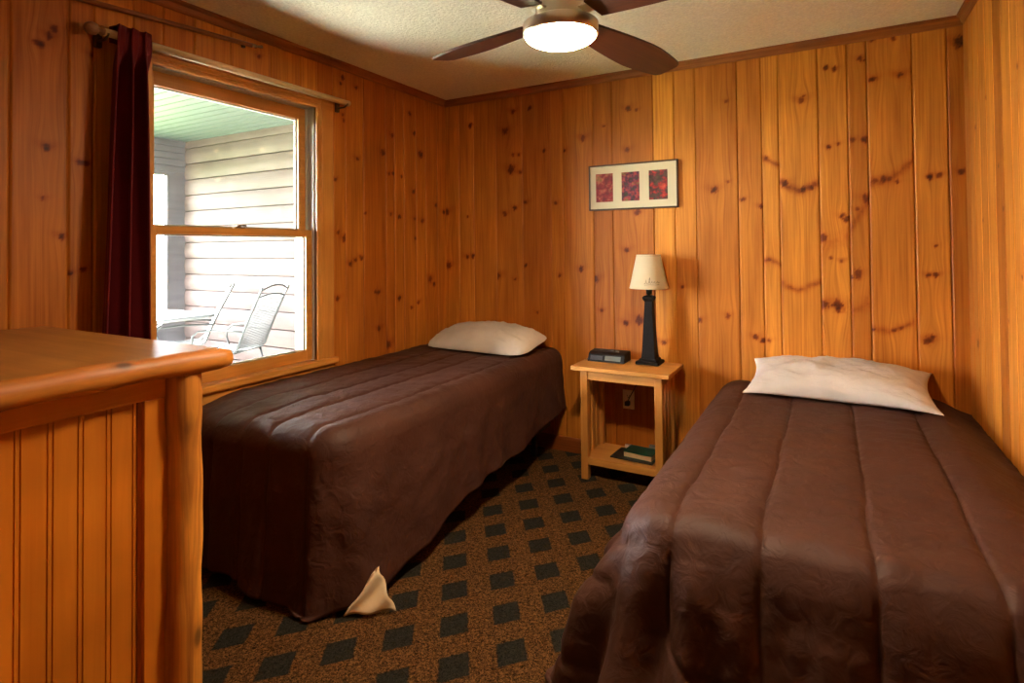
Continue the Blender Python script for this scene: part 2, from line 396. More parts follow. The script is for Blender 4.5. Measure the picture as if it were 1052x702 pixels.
nt.links.new(n1.outputs['Fac'], bp.inputs['Height']); nt.links.new(bp.outputs['Normal'], b.inputs['Normal'])
carpet = m
struct(obj('floor', MB().box(XL - .02, XR + .02, YF - .02, YB + .02, -.06, 0), carpet), 'brown carpet with a lattice of dark squares', 'floor')

# ceiling: textured plaster
ceil_m = simple('textured_ceiling', (.84, .86, .69), rough=.9, spec=.2, bump=.5, bscale=75., var=.09, vscale=90.)
struct(obj('ceiling', MB().box(XL - WT - .02, XR + .1, YF - .1, YB + .1, ZC, ZC + .08), ceil_m), 'cream textured plaster ceiling', 'ceiling')

trim_m = wood('stained_trim', (.36, .115, .018), (.20, .055, .008), 'X', rough=.4)
trim_y = wood('stained_trim_long', (.36, .115, .018), (.20, .055, .008), 'Y', rough=.4)
def crown(a):   # profile (distance from wall, height)
    return [(0, ZC), (.028, ZC), (.026, ZC - .010), (.016, ZC - .018), (.012, ZC - .036), (.006, ZC - .044), (0, ZC - .046)]
struct(obj('trim_1', MB().prism([(YB - d, z) for d, z in crown(0)], 'x', XL, XR), trim_m), 'wooden ceiling moulding over the bed heads', 'trim')
struct(obj('trim_2', MB().prism([(XL + d, z) for d, z in crown(0)], 'y', YF, YB - .028), trim_y), 'wooden ceiling moulding over the window', 'trim')
struct(obj('trim_3', MB().prism([(XR - d, z) for d, z in crown(0)], 'y', YF, YB - .028), trim_y), 'wooden ceiling moulding on the wall without window or headboards', 'trim')
base_m = wood('stained_baseboard', (.27, .068, .012), (.16, .036, .006), 'X', rough=.35)
base_y = wood('stained_baseboard_long', (.27, .068, .012), (.16, .036, .006), 'Y', rough=.35)
def bprof(): return [(0, 0), (.014, 0), (.014, .075), (.010, .086), (.004, .092), (0, .092)]
struct(obj('baseboard_back', MB().prism([(YB - d, z) for d, z in bprof()], 'x', XL, XR), base_m), 'stained baseboard behind the nightstand', 'baseboard')
struct(obj('baseboard_left', MB().prism([(XL + d, z) for d, z in bprof()], 'y', YF, YB - .014), base_y), 'stained baseboard under the window', 'baseboard')
struct(obj('baseboard_right', MB().prism([(XR - d, z) for d, z in bprof()], 'y', YF, YB - .014), base_y), 'stained baseboard beside the open side bed', 'baseboard')

# ------------------------------------------------------------------ window
win_z = wood('window_pine', (.66, .30, .065), (.50, .20, .035), 'Z', gs=45., rough=.35)
win_y = wood('window_pine_long', (.66, .30, .065), (.50, .20, .035), 'Y', gs=45., rough=.35)
liner_m = simple('pale_vinyl', (.52, .50, .43), rough=.4)
m, nt, b = new_mat('window_glass')
nt.nodes.remove(b); out = nt.nodes['Material Output']
tr = N(nt, 'ShaderNodeBsdfTransparent'); tr.inputs[0].default_value = (.97, .985, .98, 1)
gl = N(nt, 'ShaderNodeBsdfGlossy'); gl.inputs['Roughness'].default_value = .03
fr = N(nt, 'ShaderNodeFresnel'); fr.inputs[0].default_value = 1.25
ms = N(nt, 'ShaderNodeMixShader'); nt.links.new(fr.outputs[0], ms.inputs[0]); nt.links.new(tr.outputs[0], ms.inputs[1]); nt.links.new(gl.outputs[0], ms.inputs[2])
nt.links.new(ms.outputs[0], out.inputs[0]); glass_m = m
h0, h1, hz0, hz1 = HOLE
wdw = struct(thing('window_1', None, None, (XL, (h0 + h1) / 2, hz0)), 'pine double hung window onto the porch', 'window')
c = MB()                                           # casing round the opening
c.box(XL, XL + .018, h1 - .012, h1 + .112, hz0 - .03, hz1 + .078, .003)
c.box(XL, XL + .026, h1 - .012, h1 + .014, hz0 - .03, hz1 + .014, .005); c.box(XL, XL + .022, h1 + .026, h1 + .034, hz0 - .03, hz1 + .034, .003)
c.box(XL, XL + .018, h0 - .112, h0 + .012, hz0 - .03, hz1 + .078, .003); c.box(XL, XL + .026, h0 - .014, h0 + .012, hz0 - .03, hz1 + .014, .005)
obj('casing', c, win_z, wdw)
c = MB()
c.box(XL, XL + .019, h0 - .112, h1 + .112, hz1 - .012, hz1 + .08, .003); c.box(XL, XL + .027, h0, h1, hz1 - .012, hz1 + .006, .005)
c.box(XL, XL + .025, h0 - .02, h1 + .02, hz1 + .014, hz1 + .022, .003); c.box(XL, XL + .024, h0 - .03, h1 + .03, hz1 + .032, hz1 + .038, .003)
obj('head_casing', c, win_y, wdw)
c = MB(); c.box(XL - WT + .02, XL + .045, h0 - .13, h1 + .125, hz0 - .034, hz0, .008, 3)
obj('sill', c, win_y, wdw)
c = MB(); c.box(XL, XL + .018, h0 - .112, h1 + .112, hz0 - .115, hz0 - .034, .004)
obj('apron', c, win_y, wdw)
c = MB()
for ya, yb2 in ((h1 - .013, h1), (h0, h0 + .013)): c.box(XL - WT, XL - .004, ya, yb2, hz0, hz1)
c.box(XL - WT, XL - .004, h0, h1, hz1 - .013, hz1)
for ya, yb2 in ((h1 - .022, h1 - .013), (h0 + .013, h0 + .022)): c.box(XL - .058, XL - .052, ya, yb2, hz0, hz1)
obj('jamb_liner', c, liner_m, wdw)
def sash(nm, xo, xi, z0, z1, st, tr_, br, parent):
    ya, yb2 = h0 + .014, h1 - .014
    f = MB()
    f.box(xo, xi, yb2 - st, yb2, z0, z1, .003); f.box(xo, xi, ya, ya + st, z0, z1, .003)
    f.box(xo, xi, ya + st - .001, yb2 - st + .001, z1 - tr_, z1, .003); f.box(xo, xi, ya + st - .001, yb2 - st + .001, z0, z0 + br, .003)
    s = obj(nm, f, win_y, parent)
    xm = (xo + xi) / 2
    obj('pane', MB().box(xm - .002, xm + .002, ya + st - .004, yb2 - st + .004, z0 + br - .004, z1 - tr_ + .004), glass_m, s)
    g = MB()
    for a in ((ya + st, ya + st + .006), (yb2 - st - .006, yb2 - st)): g.box(xm - .012, xm - .003, a[0], a[1], z0 + br, z1 - tr_)
    for a in ((z0 + br, z0 + br + .006), (z1 - tr_ - .006, z1 - tr_)): g.box(xm - .012, xm - .003, ya + st, yb2 - st, a[0], a[1])
    obj('glazing_bead', g, liner_m, s)
    return s
us = sash('upper_sash', XL - .096, XL - .058, 1.392, hz1 - .013, .05, .062, .040, wdw)
ls = sash('lower_sash', XL - .050, XL - .014, hz0 + .002, 1.428, .038, .034, .056, wdw)
k = MB(); yc = 1.742
k.box(XL - .046, XL - .020, yc - .028, yc + .028, 1.428, 1.434, .002); k.lathe([(.010, 0), (.010, .008), (.006, .010)], (XL - .033, yc, 1.434), 16)
k.tube([(XL - .033, yc, 1.441), (XL - .030, yc + .022, 1.443), (XL - .024, yc + .038, 1.440)], [.005, .005, .004], 8)
obj('sash_lock', k, simple('aged_brass', (.20, .13, .07), .35, .9), wdw)

# ------------------------------------------------------------------ beds
def cloth_mat(name, col, rough=.75, sheen=.25, wscale=9., wbump=.25, dist=.012, spec=.22):
    m, nt, b = new_mat(name)
    tc = N(nt, 'ShaderNodeTexCoord')
    n = N(nt, 'ShaderNodeTexNoise', in_Scale=4., in_Detail=3.)
    nt.links.new(tc.outputs['Object'], n.inputs['Vector'])
    r = ramp(nt, [(.3, tuple(c * .85 for c in col)), (.7, tuple(c * 1.12 for c in col))])
    nt.links.new(n.outputs['Fac'], r.inputs['Fac']); nt.links.new(r.outputs['Color'], b.inputs['Base Color'])
    b.inputs['Roughness'].default_value = rough; b.inputs['Sheen Weight'].default_value = sheen
    b.inputs['Sheen Roughness'].default_value = .4; b.inputs['Specular IOR Level'].default_value = spec
    n2 = N(nt, 'ShaderNodeTexNoise', in_Scale=wscale, in_Detail=4., in_Distortion=1.2)
    nt.links.new(tc.outputs['Object'], n2.inputs['Vector'])
    bp = N(nt, 'ShaderNodeBump', in_Strength=wbump, in_Distance=dist)
    nt.links.new(n2.outputs['Fac'], bp.inputs['Height'])
    n3 = N(nt, 'ShaderNodeTexNoise', in_Scale=420., in_Detail=1.)
    nt.links.new(tc.outputs['Object'], n3.inputs['Vector'])
    b2 = N(nt, 'ShaderNodeBump', in_Strength=.06, in_Distance=.002)
    nt.links.new(n3.outputs['Fac'], b2.inputs['Height']); nt.links.new(bp.outputs['Normal'], b2.inputs['Normal'])
    nt.links.new(b2.outputs['Normal'], b.inputs['Normal'])
    return m

comf_m = cloth_mat('brown_comforter', (.064, .0235, .0155), rough=.62, sheen=.0, wscale=20., wbump=.5, dist=.010, spec=.28)
pillow_m = cloth_mat('white_pillowcase', (.60, .55, .50), rough=.8, sheen=.1, wscale=15., wbump=.5, dist=.010)
matt_m = simple('mattress_ticking', (.50, .45, .37), .85, var=.06)
spring_m = simple('box_spring_cloth', (.52, .46, .36), .85, var=.06)
steel_m = simple('black_bed_steel', (.02, .019, .018), .45, .6)
rubber_m = simple('black_caster', (.012, .011, .011), .5)

def comforter(name, x0, x1, y0, y1, ztop, rrs, R, drops, flare, seams, round_sides, fold_amp, wr, corner=None, loops=None, sag=None, seed=0., foot_z=.012, puff=.010, fexp=1.15, ff=21.):
    """quilt over a bed: rounded top, hanging skirt, lengthwise quilting seams"""
    W, L = x1 - x0, y1 - y0
    nx, ny = int(W / .0072), int(L / .0135)
    lsd, rsd, hsd = round_sides
    bx0, bx1 = (x0, x1); bx0 = x0 if lsd else x0 - 1; bx1 = x1 if rsd else x1 + 1; by1 = y1 if hsd else y1 + 1
    def sd(x, y):
        cx, cy, hx, hy = (bx0 + bx1) / 2, (y0 + by1) / 2, (bx1 - bx0) / 2, (by1 - y0) / 2
        qx, qy = abs(x - cx) - hx + R, abs(y - cy) - hy + R
        return min(max(qx, qy), 0) + math.hypot(max(qx, 0), max(qy, 0)) - R
    def plan(i, j):
        x, y = x0 + W * i / nx, y0 + L * j / ny
        for (cx, sx_, on) in ((x0 + R, -1, lsd), (x1 - R, 1, rsd)):
            a, b_ = (x - cx) * sx_ / R, (y0 + R - y) / R
            if on and a > 0 and b_ > 0:
                return cx + sx_ * R * a * math.sqrt(1 - b_ * b_ / 2), y0 + R - R * b_ * math.sqrt(1 - a * a / 2)
            b2 = (y - y1 + R) / R
            if on and hsd and a > 0 and b2 > 0:
                return cx + sx_ * R * a * math.sqrt(1 - b2 * b2 / 2), y1 - R + R * b2 * math.sqrt(1 - a * a / 2)
        return x, y
    def seamd(x): return min(abs(x - s) for s in seams)
    def quilt(dd): return -puff * math.exp(-(dd / .0075) ** 2) - puff * .4 * math.exp(-(dd / .030) ** 2)
    vs, idx = [], {}
    for j in range(ny + 1):
        for i in range(nx + 1):
            x, y = plan(i, j)
            e = max(0., -sd(x, y)); z = ztop
            if sag: z += sag(x, y)
            gx, gy = abs(sd(x + .002, y) - sd(x - .002, y)), abs(sd(x, y + .002) - sd(x, y - .002))
            rr = (rrs[0] * gx * gx + rrs[1] * gy * gy) / max(1e-9, gx * gx + gy * gy)
            if e < rr: z -= rr * (1 - math.sqrt(max(0., 1 - ((rr - e) / rr) ** 2)))
            k = min(1., e / .05 + .25)
            sx = x + .010 * fbm(y * 3.1, x * .7, seed + 3, 2)
            z += quilt(seamd(sx)) * (k if e < .03 else 1)
            z += wr * k * (fbm(x * 5 + seed, y * 4.2, 1.7, 3) * .7 + .6 * fbm(x * 9 + y * 6, y * 19 - x * 5 + seed, .3, 4))
            idx[i, j] = len(vs); vs.append((x, y, z))
    fs = [(idx[i, j], idx[i + 1, j], idx[i + 1, j + 1], idx[i, j + 1]) for j in range(ny) for i in range(nx)]
    per = [(0, j) for j in range(ny, -1, -1)] + [(i, 0) for i in range(1, nx + 1)] + [(nx, j) for j in range(1, ny + 1)]
    K = 42; prev = None; s = 0.; last = None
    dl, df, dr = drops
    for pi, (i, j) in enumerate(per):
        x, y, z = vs[idx[i, j]]
        ex, ey = .002, .002
        g = Vector((sd(x + ex, y) - sd(x - ex, y), sd(x, y + ey) - sd(x, y - ey), 0))
        nl = g.normalized() if g.length > 1e-6 else Vector((0, -1, 0))
        if i == 0 and not lsd: nl = Vector((-1, 0, 0)) if j > 3 else Vector((0, -1, 0))
        if i == nx and not rsd: nl = Vector((1, 0, 0)) if j > 3 else Vector((0, -1, 0))
        if last is not None: s += math.hypot(x - last[0], y - last[1])
        last = (x, y)
        wl, wf, wr_ = max(0, -nl.x) ** 2, max(0, -nl.y) ** 2, max(0, nl.x) ** 2
        t = wl + wf + wr_ or 1
        dL = (wl * dl(y) + wf * df(x) + wr_ * dr(y)) / t
        fl = (wl * flare[0](y) + wf * flare[1](x) + wr_ * flare[2](y)) / t
        fa = (wl * fold_amp[0] + wf * fold_amp[1] + wr_ * fold_amp[2]) / t
        cw = 0.
        if corner:
            cw = math.exp(-(((x - corner[0]) / corner[2]) ** 2 + ((y - corner[1]) / corner[2]) ** 2))
            fl += corner[3] * cw; fa += corner[4] * cw
        row = [idx[i, j]]
        for k in range(1, K + 1):
            q = k / K; d = dL * q
            off = fl * q ** fexp
            f = fa * q ** .9 * (math.sin(s * ff + 1.6 * math.sin(s * 6 + seed) + 1.2 * q) * .6 + .7 * fbm(s * 6 + seed, q * .8, seed, 2))
            wri = wr * 1.2 * min(1, q * 4) * (fbm(s * 6, d * 6 + seed, 5.1, 3) + .5 * fbm(s * 17, d * 9, seed, 2))
            se = 0.
            if wf > .5:
                if loops and loops[0] < x < loops[1]:
                    cxm, rad = (loops[0] + loops[1]) / 2, (loops[1] - loops[0]) / 2
                    dd = min(abs(x - loops[0]), abs(x - loops[1])) if d < loops[2] else abs(math.hypot(x - cxm, d - loops[2]) - rad)
                else: dd = seamd(x)
                se = quilt(dd)
            elif loops and (wl > .5 or wr_ > .5):
                se = quilt(min(abs(d - .10), abs(d - .34)))
            o_ = off + f + wri + se
            if ((i == nx and not rsd) or (i == 0 and not lsd)) and j > 3: o_ = min(o_, 0) - .004 * q
            zz = z - d; px, py = x + nl.x * o_, y + nl.y * o_
            if zz < foot_z:
                ext = (foot_z - zz) * .75; px += nl.x * ext; py += nl.y * ext
                zz = foot_z + .006 * (1 + math.sin(s * 30 + q * 9))
            row.append(len(vs)); vs.append((px, py, zz))
        if prev:
            for k in range(K): fs.append((prev[k], prev[k + 1], row[k + 1], row[k]))
        prev = row
    mb = MB().add(vs, fs, True)
    o = obj(name, mb, comf_m, None, ((x0 + x1) / 2, (y0 + y1) / 2, 0))
    recalc(o)
    sm = o.modifiers.new('thickness', 'SOLIDIFY'); sm.thickness = .007; sm.offset = -1
    return o

def bed(label, x0, x1, y0, y1, z1, zm, zb, legs):
    b = thing('bed', label, 'bed', ((x0 + x1) / 2, (y0 + y1) / 2, 0), 'twin beds')
    obj('mattress', MB().box(x0, x1, y0, y1, zm, z1, .035, 4, smooth=True), matt_m, b)
    obj('box_spring', MB().box(x0 + .01, x1 - .01, y0 + .01, y1 - .01, zb, zm, .012, 3), spring_m, b)
    f = MB()
    for x in (x0 + .015, x1 - .045): f.box(x, x + .03, y0 + .03, y1 - .03, zb - .035, zb, .003)
    for y in (y0 + .12, (y0 + y1) / 2, y1 - .15): f.box(x0 + .03, x1 - .03, y, y + .03, zb - .03, zb - .004, .003)
    obj('bed_frame', f, steel_m, b)
    for x in (x0 + .07, x1 - .07):
        for y in (y0 + .16, y1 - .16):
            l = MB(); l.tube([(x, y, zb - .03), (x, y, .07)], .016, 12); l.box(x - .018, x + .018, y - .016, y + .016, .045, .075, .003)
            lg = obj('leg', l, steel_m, b)
            obj('caster', MB().lathe([(.010, -.014), (.026, -.014), (.030, -.008), (.030, .008), (.026, .014), (.010, .014)], (x, y, .031), 20,
                                     axis=Matrix.Rotation(PI / 2, 3, 'Y')), rubber_m, lg)
    return b

bed('cream mattress and box spring on a wheeled metal frame, beneath the window side comforter', -2.40, -1.575, 1.50, 3.365, .585, .39, .20, 0)
bed('low cream mattress and box spring, wholly under the wider spread comforter beside the nightstand', -.42, .515, 1.64, 3.365, .475, .31, .15, 0)

# comforter on the window side bed
c1 = comforter('comforter', -2.432, -1.525, 1.43, 3.385, .665, (.085, .085), .13,
    (lambda y: .10, lambda x: .52 + .06 * sstep(-2.2, -1.6, x), lambda y: .38 + .16 * float(sstep(2.5, 1.6, y)) - .08 * float(sstep(2.6, 3.3, y))),
    (lambda y: 0., lambda x: .03, lambda y: .035), [-2.22, -2.03, -1.87, -1.66], (False, True, False), (.0, .022, .016), .007,
    corner=(-1.55, 1.46, .16, -.01, .014), seed=2.3, sag=lambda x, y: -.035 * float(sstep(1.75, 1.43, y)) * float(sstep(-1.7, -2.4, x)))
tag(c1, 'dark brown quilted comforter on the bed under the window', 'comforter', 'brown comforters')
# comforter on the other bed
c2 = comforter('comforter', -.565, .566, 1.545, 3.385, .572, (.15, .075), .17,
    (lambda y: .33 + .10 * float(sstep(2.6, 1.6, y)), lambda x: .48, lambda y: .10),
    (lambda y: .10 + .08 * float(sstep(2.6, 1.8, y)), lambda x: .075, lambda y: -.004), [-.385, -.165, .083, .318], (True, False, False), (.036, .010, .0), .0085,
    corner=(-.52, 1.58, .24, .02, .085), loops=(-.385, -.165, .17), seed=8.1, fexp=.65, ff=44.,
    sag=lambda x, y: -.06 * float(sstep(.40, .575, x)))
tag(c2, 'brown quilted comforter on the bed whose foot fills the lower corner, nearer the camera', 'comforter', 'brown comforters')

# sheet corner trailing from the window side bed
def sheet_corner():
    A = Vector((-1.470, 1.60, .15)); B = Vector((-1.528, 1.480, .016)); Cc = Vector((-1.385, 1.595, .016))
    n = 14; vs, ix = [], {}
    for a in range(n + 1):
        for c in range(n + 1 - a):
            u, v = a / n, c / n
            p = A * (1 - u - v) + B * u + Cc * v
            out = Vector((.35, -.9, 0))
            k = (u + v) * (1 - u - v)
            p = p + out * (.05 * k + .012 * math.sin(v * 13 + u * 3) * (1 - max(u, v) * .4))
            p.z = max(p.z + .012 * math.sin(u * 9 + v * 4) * (1 - u - v), .014)
            ix[a, c] = len(vs); vs.append(tuple(p))
    fs = []
    for a in range(n):
        for c in range(n - a):
            fs.append((ix[a, c], ix[a + 1, c], ix[a, c + 1]))
            if a + c < n - 1: fs.append((ix[a + 1, c], ix[a + 1, c + 1], ix[a, c + 1]))
    o = obj('bed_sheet', MB().add(vs, fs, True), simple('cream_sheet', (.62, .47, .30), .85, bump=.2, bscale=30.), None, (-1.5, 1.57, .012))
    s = o.modifiers.new('thickness', 'SOLIDIFY'); s.thickness = .003
    return o
tag(sheet_corner(), 'cream sheet corner trailing on the carpet below the foot of the window side bed', 'sheet')

# pillows
def pillow(name, cx, cy, cz, w, d, h, rotz, tilt, corner, seed, flat=.25, rnd=0.):
    n, mm = 64, 44
    M = Matrix.Translation((cx, cy, cz)) @ Matrix.Rotation(rotz, 4, 'Z') @ Matrix.Rotation(tilt, 4, 'X')
    vs, fs = [], []
    def surf(u, v, s):
        f = (max(0, 1 - abs(u) ** 2.6)) ** .62 * (max(0, 1 - abs(v) ** 2.4)) ** .62
        x = u * w / 2 * (1 - corner * (1 - v * v) * abs(u) ** 3 * .35 + 0); y = v * d / 2 * (1 - corner * (1 - u * u) * abs(v) ** 3 * .8)
        x *= 1 - rnd * v ** 4; y *= 1 - rnd * 1.3 * u ** 4
        edge = 1 - f
        wrk = .010 * fbm(u * 3 + seed, v * 3, s, 3) + .009 * fbm(u * 2 * 4 + v * 7 + seed, v * 3 - u * 2, s * 2, 2)
        z = s * h / 2 * f * (1 if s > 0 else flat) + wrk * (.3 + f) * (1 if s > 0 else .2)
        z += .012 * math.sin(u * 4 + seed) * edge * 0
        return M @ Vector((x, y, z))
    for s in (1, -1):
        o = len(vs)
        for j in range(mm + 1):
            for i in range(n + 1):
                u = math.sin((i / n - .5) * PI) ; v = math.sin((j / mm - .5) * PI)
                p = surf(u, v, s)
                vs.append(tuple(p))
        for j in range(mm):
            for i in range(n):
                q = (o + j * (n + 1) + i, o + j * (n + 1) + i + 1, o + (j + 1) * (n + 1) + i + 1, o + (j + 1) * (n + 1) + i)
                fs.append(q if s > 0 else q[::-1])
    bm = bmesh.new(); bv = [bm.verts.new(p) for p in vs]
    for q in fs:
        bm.faces.new([bv[k] for k in q])
    bmesh.ops.remove_doubles(bm, verts=bm.verts[:], dist=.0008)
    return obj(name, MB().frombm(bm, None, True), pillow_m, None, (cx, cy, cz))
tag(pillow('pillow', -1.965, 3.16, .713, .80, .42, .215, -.05, .19, .12, 1.3, .22, .13), 'white pillow on the bed under the window, against the boards', 'pillow', 'white pillows')
tag(pillow('pillow', .02, 3.195, .646, .80, .42, .19, -.03, .24, .25, 6.6, .42), 'wrinkled white pillow on the bed beside the nightstand, nearer the camera', 'pillow', 'white pillows')

# ------------------------------------------------------------------ nightstand and what stands on it
ns_l, ns_d = (.62, .29, .070), (.48, .20, .040)
ns_z = wood('nightstand_pine', ns_l, ns_d, 'Z', gs=50., rough=.42)
ns_x = wood('nightstand_pine_across', ns_l, ns_d, 'X', gs=50., rough=.42)
ns_y = wood('nightstand_pine_deep', ns_l, ns_d, 'Y', gs=50., rough=.42)
a0, a1, b0, b1, tz = -1.300, -.742, 2.998, 3.340, .643
nst = thing('nightstand', 'light pine nightstand with open shelf and slatted sides between the beds', 'nightstand', ((a0 + a1) / 2, (b0 + b1) / 2, 0))
obj('tabletop', MB().box(a0, a1, b0, b1, tz - .024, tz, .004), ns_x, nst)
lx, ly = (a0 + .045, a1 - .045), (b0 + .03, b1 - .022)
S = .042
for x in lx:
    for y in ly:
        xa = x if x == lx[0] else x - S; ya = y if y == ly[0] else y - S
        obj('leg', MB().box(xa, xa + S, ya, ya + S, 0, tz - .024, .003), ns_z, nst)
for ya in (ly[0] + .006, ly[1] - .028):
    obj('apron', MB().box(lx[0] + S - .002, lx[1] - S + .002, ya, ya + .022, tz - .078, tz - .024, .002), ns_x, nst)
for xa in (lx[0] + .008, lx[1] - .030):
    obj('side_rail', MB().box(xa, xa + .022, ly[0] + S - .002, ly[1] - S + .002, tz - .078, tz - .024, .002), ns_y, nst)
    for k in range(3):
        yc_ = ly[0] + S + (ly[1] - ly[0] - 2 * S) * (k + .5) / 3
        obj('slat', MB().box(xa + .005, xa + .017, yc_ - .022, yc_ + .022, .112, tz - .07, .002), ns_z, nst)
obj('shelf', MB().box(lx[0] + .004, lx[1] - .004, ly[0] + .004, ly[1] - .004, .085, .125, .003), ns_x, nst)

# lamp
lcx, lcy = -.915, 3.262
blk = simple('dark_bronze', (.008, .006, .005), .5, 0., spec=.12, var=.2, vscale=60.)
lamp = thing('table_lamp', 'table lamp with dark tapered square column and cream cone shade on the nightstand', 'lamp', (lcx, lcy, tz))
R4 = PI / 4
q2 = math.sqrt(2)
Lb = MB().box(lcx - .068, lcx + .068, lcy - .068, lcy + .068, tz + .0006, tz + .018, .005); Lb.box(lcx - .052, lcx + .052, lcy - .052, lcy + .052, tz + .016, tz + .032, .006)
obj('base', Lb, blk, lamp)
c = MB(); c.lathe([(.040 * q2, tz + .030), (.037 * q2, tz + .06), (.021 * q2, tz + .36)], (lcx, lcy, 0), 4, smooth=False, rot=R4)
c.lathe([(.022 * q2, tz + .36), (.030 * q2, tz + .372), (.032 * q2, tz + .384), (.024 * q2, tz + .392), (.012 * q2, tz + .396)], (lcx, lcy, 0), 4, smooth=False, rot=R4)
obj('column', c, blk, lamp)
c = MB(); c.tube([(lcx, lcy, tz + .395), (lcx, lcy, tz + .47)], .009, 12); c.lathe([(.016, tz + .40), (.018, tz + .43), (.014, tz + .45)], (lcx, lcy, 0), 16)
c.tube([(lcx, lcy, tz + .47), (lcx, lcy, tz + .625)], .004, 8)
obj('socket', c, blk, lamp)
shade_m, nt, b = new_mat('parchment_shade')
b.inputs['Base Color'].default_value = (.74, .62, .42, 1); b.inputs['Roughness'].default_value = .8
trn = N(nt, 'ShaderNodeBsdfTranslucent'); trn.inputs[0].default_value = (.75, .6, .4, 1)
mx_ = N(nt, 'ShaderNodeMixShader'); mx_.inputs[0].default_value = .3
nt.links.new(b.outputs[0], mx_.inputs[1]); nt.links.new(trn.outputs[0], mx_.inputs[2]); nt.links.new(mx_.outputs[0], nt.nodes['Material Output'].inputs[0])
r0, r1_, sz0, sz1 = .111, .068, 1.078, 1.274
c = MB()
c.lathe([(r0, sz0), (r1_, sz1), (r1_ - .003, sz1), (r0 - .003, sz0), (r0, sz0)], (lcx, lcy, 0), 56, False, False)
for zz, rr_ in ((sz0 + .001, r0 + .0008), (sz1 - .005, r1_ + .0018)): c.lathe([(rr_ - .002, zz), (rr_ + .0004, zz), (rr_ - .0004, zz + .004), (rr_ - .0025, zz + .004)], (lcx, lcy, 0), 56, False, False)
sh = obj('lamp_shade', c, shade_m, lamp)
# small script-like scrawl printed low on the shade
def on_shade(ang, z):
    r = r0 + (r1_ - r0) * (z - sz0) / (sz1 - sz0) + .0008
    return (lcx + r * math.cos(ang), lcy + r * math.sin(ang), z)
c = MB(); A0 = math.atan2(-lcy, -lcx) + .15
def scrawl(pts, r=.0011):
    c.tube([on_shade(A0 + a, sz0 + z) for a, z in pts], r, 5)
scrawl([(-.42, .030), (-.34, .034), (-.30, .054), (-.27, .032), (-.20, .036)])
scrawl([(-.18, .032), (-.12, .050), (-.10, .066), (-.13, .056), (-.09, .034), (-.03, .036), (0., .046), (.04, .034), (.08, .044), (.12, .034), (.16, .045), (.20, .034), (.27, .036), (.33, .046), (.38, .036), (.45, .040)])
scrawl([(-.38, .024), (-.1, .027), (.2, .025), (.42, .028)], .0008)
obj('printed_script', c, simple('brown_ink', (.16, .09, .045), .8), sh)
c = MB(); c.tube([(lcx + .02, lcy + .06, tz + .012), (lcx + .005, lcy + .085, tz + .007), (lcx - .01, lcy + .105, tz - .008), (lcx - .05, b1 + .022, tz - .06), (-1.02, b1 + .03, .50), (-1.075, b1 + .028, .40), (-1.088, b1 + .024, .365)], .0028, 8)
obj('cord', c, rubber_m, lamp)
obj('plug', MB().box(-1.101, -1.075, b1 + .012, YB - .0075, .352, .378, .004), rubber_m, lamp)

# outlet on the wall
ot = thing('wall_outlet', 'almond duplex outlet low on the back wall behind the nightstand', 'outlet', (-1.088, YB, .383))
al = simple('almond_plastic', (.80, .66, .46), .4)
obj('cover_plate', MB().box(-1.124, -1.052, YB - .006, YB + .001, .325, .441, .003), al, ot)
for z in (.362, .404):
    c = MB().box(-1.105, -1.071, YB - .0085, YB - .004, z - .014, z + .014, .002)
    s = obj('socket', c, al, ot)
    c = MB()
    for x in (-1.0945, -1.0815): c.box(x - .0012, x + .0012, YB - .0092, YB - .008, z - .002, z + .008)
    c.lathe([(.003, 0), (.003, .001)], (-1.088, YB - .0082, z - .008), 12, axis=Matrix.Rotation(PI / 2, 3, 'X'))
    obj('slots', c, rubber_m, s)

# alarm clock
ck = thing('alarm_clock', 'black digital clock radio on the nightstand, beside the lamp', 'clock', (-1.15, 3.235, tz))
bk = simple('black_plastic', (.010, .008, .008), .45, 0., spec=.2)
cx0, cx1, cy0, cy1 = -1.262, -1.042, 3.165, 3.300
c = MB().prism([(cy0, tz + .004), (cy0 + .004, tz + .001), (cy1, tz + .001), (cy1, tz + .050), (cy1 - .012, tz + .058), (cy0 + .045, tz + .054), (cy0 + .018, tz + .043)], 'x', cx0, cx1)
obj('body', c, bk, ck)
def facep(x, t, o=.001):     # point on the slanted front
    y = cy0 + .018 * t; z = tz + .004 + .039 * t
    return (x, y - o * .9, z + o * .4)
def face_plate(x0_, x1_, t0, t1, th=.0015):
    v = [facep(x0_, t0, th), facep(x1_, t0, th), facep(x1_, t1, th), facep(x0_, t1, th), facep(x0_, t0, -.002), facep(x1_, t0, -.002), facep(x1_, t1, -.002), facep(x0_, t1, -.002)]
    return MB().add(v, [(0, 1, 2, 3), (7, 6, 5, 4), (0, 4, 5, 1), (1, 5, 6, 2), (2, 6, 7, 3), (3, 7, 4, 0)])
obj('display', face_plate(cx0 + .105, cx1 - .02, .2, .85), simple('grey_lcd', (.16, .17, .15), .15, coat=.5), ck)
obj('speaker_panel', face_plate(cx0 + .015, cx0 + .09, .2, .8), simple('dark_grille', (.035, .03, .035), .6, bump=.5, bscale=900.), ck)
for k in range(4):
    obj('button', MB().box(cx0 + .05 + k * .032, cx0 + .074 + k * .032, cy0 + .066, cy0 + .078, tz + .053, tz + .060, .002), simple('charcoal_button', (.05, .045, .045), .4), ck)

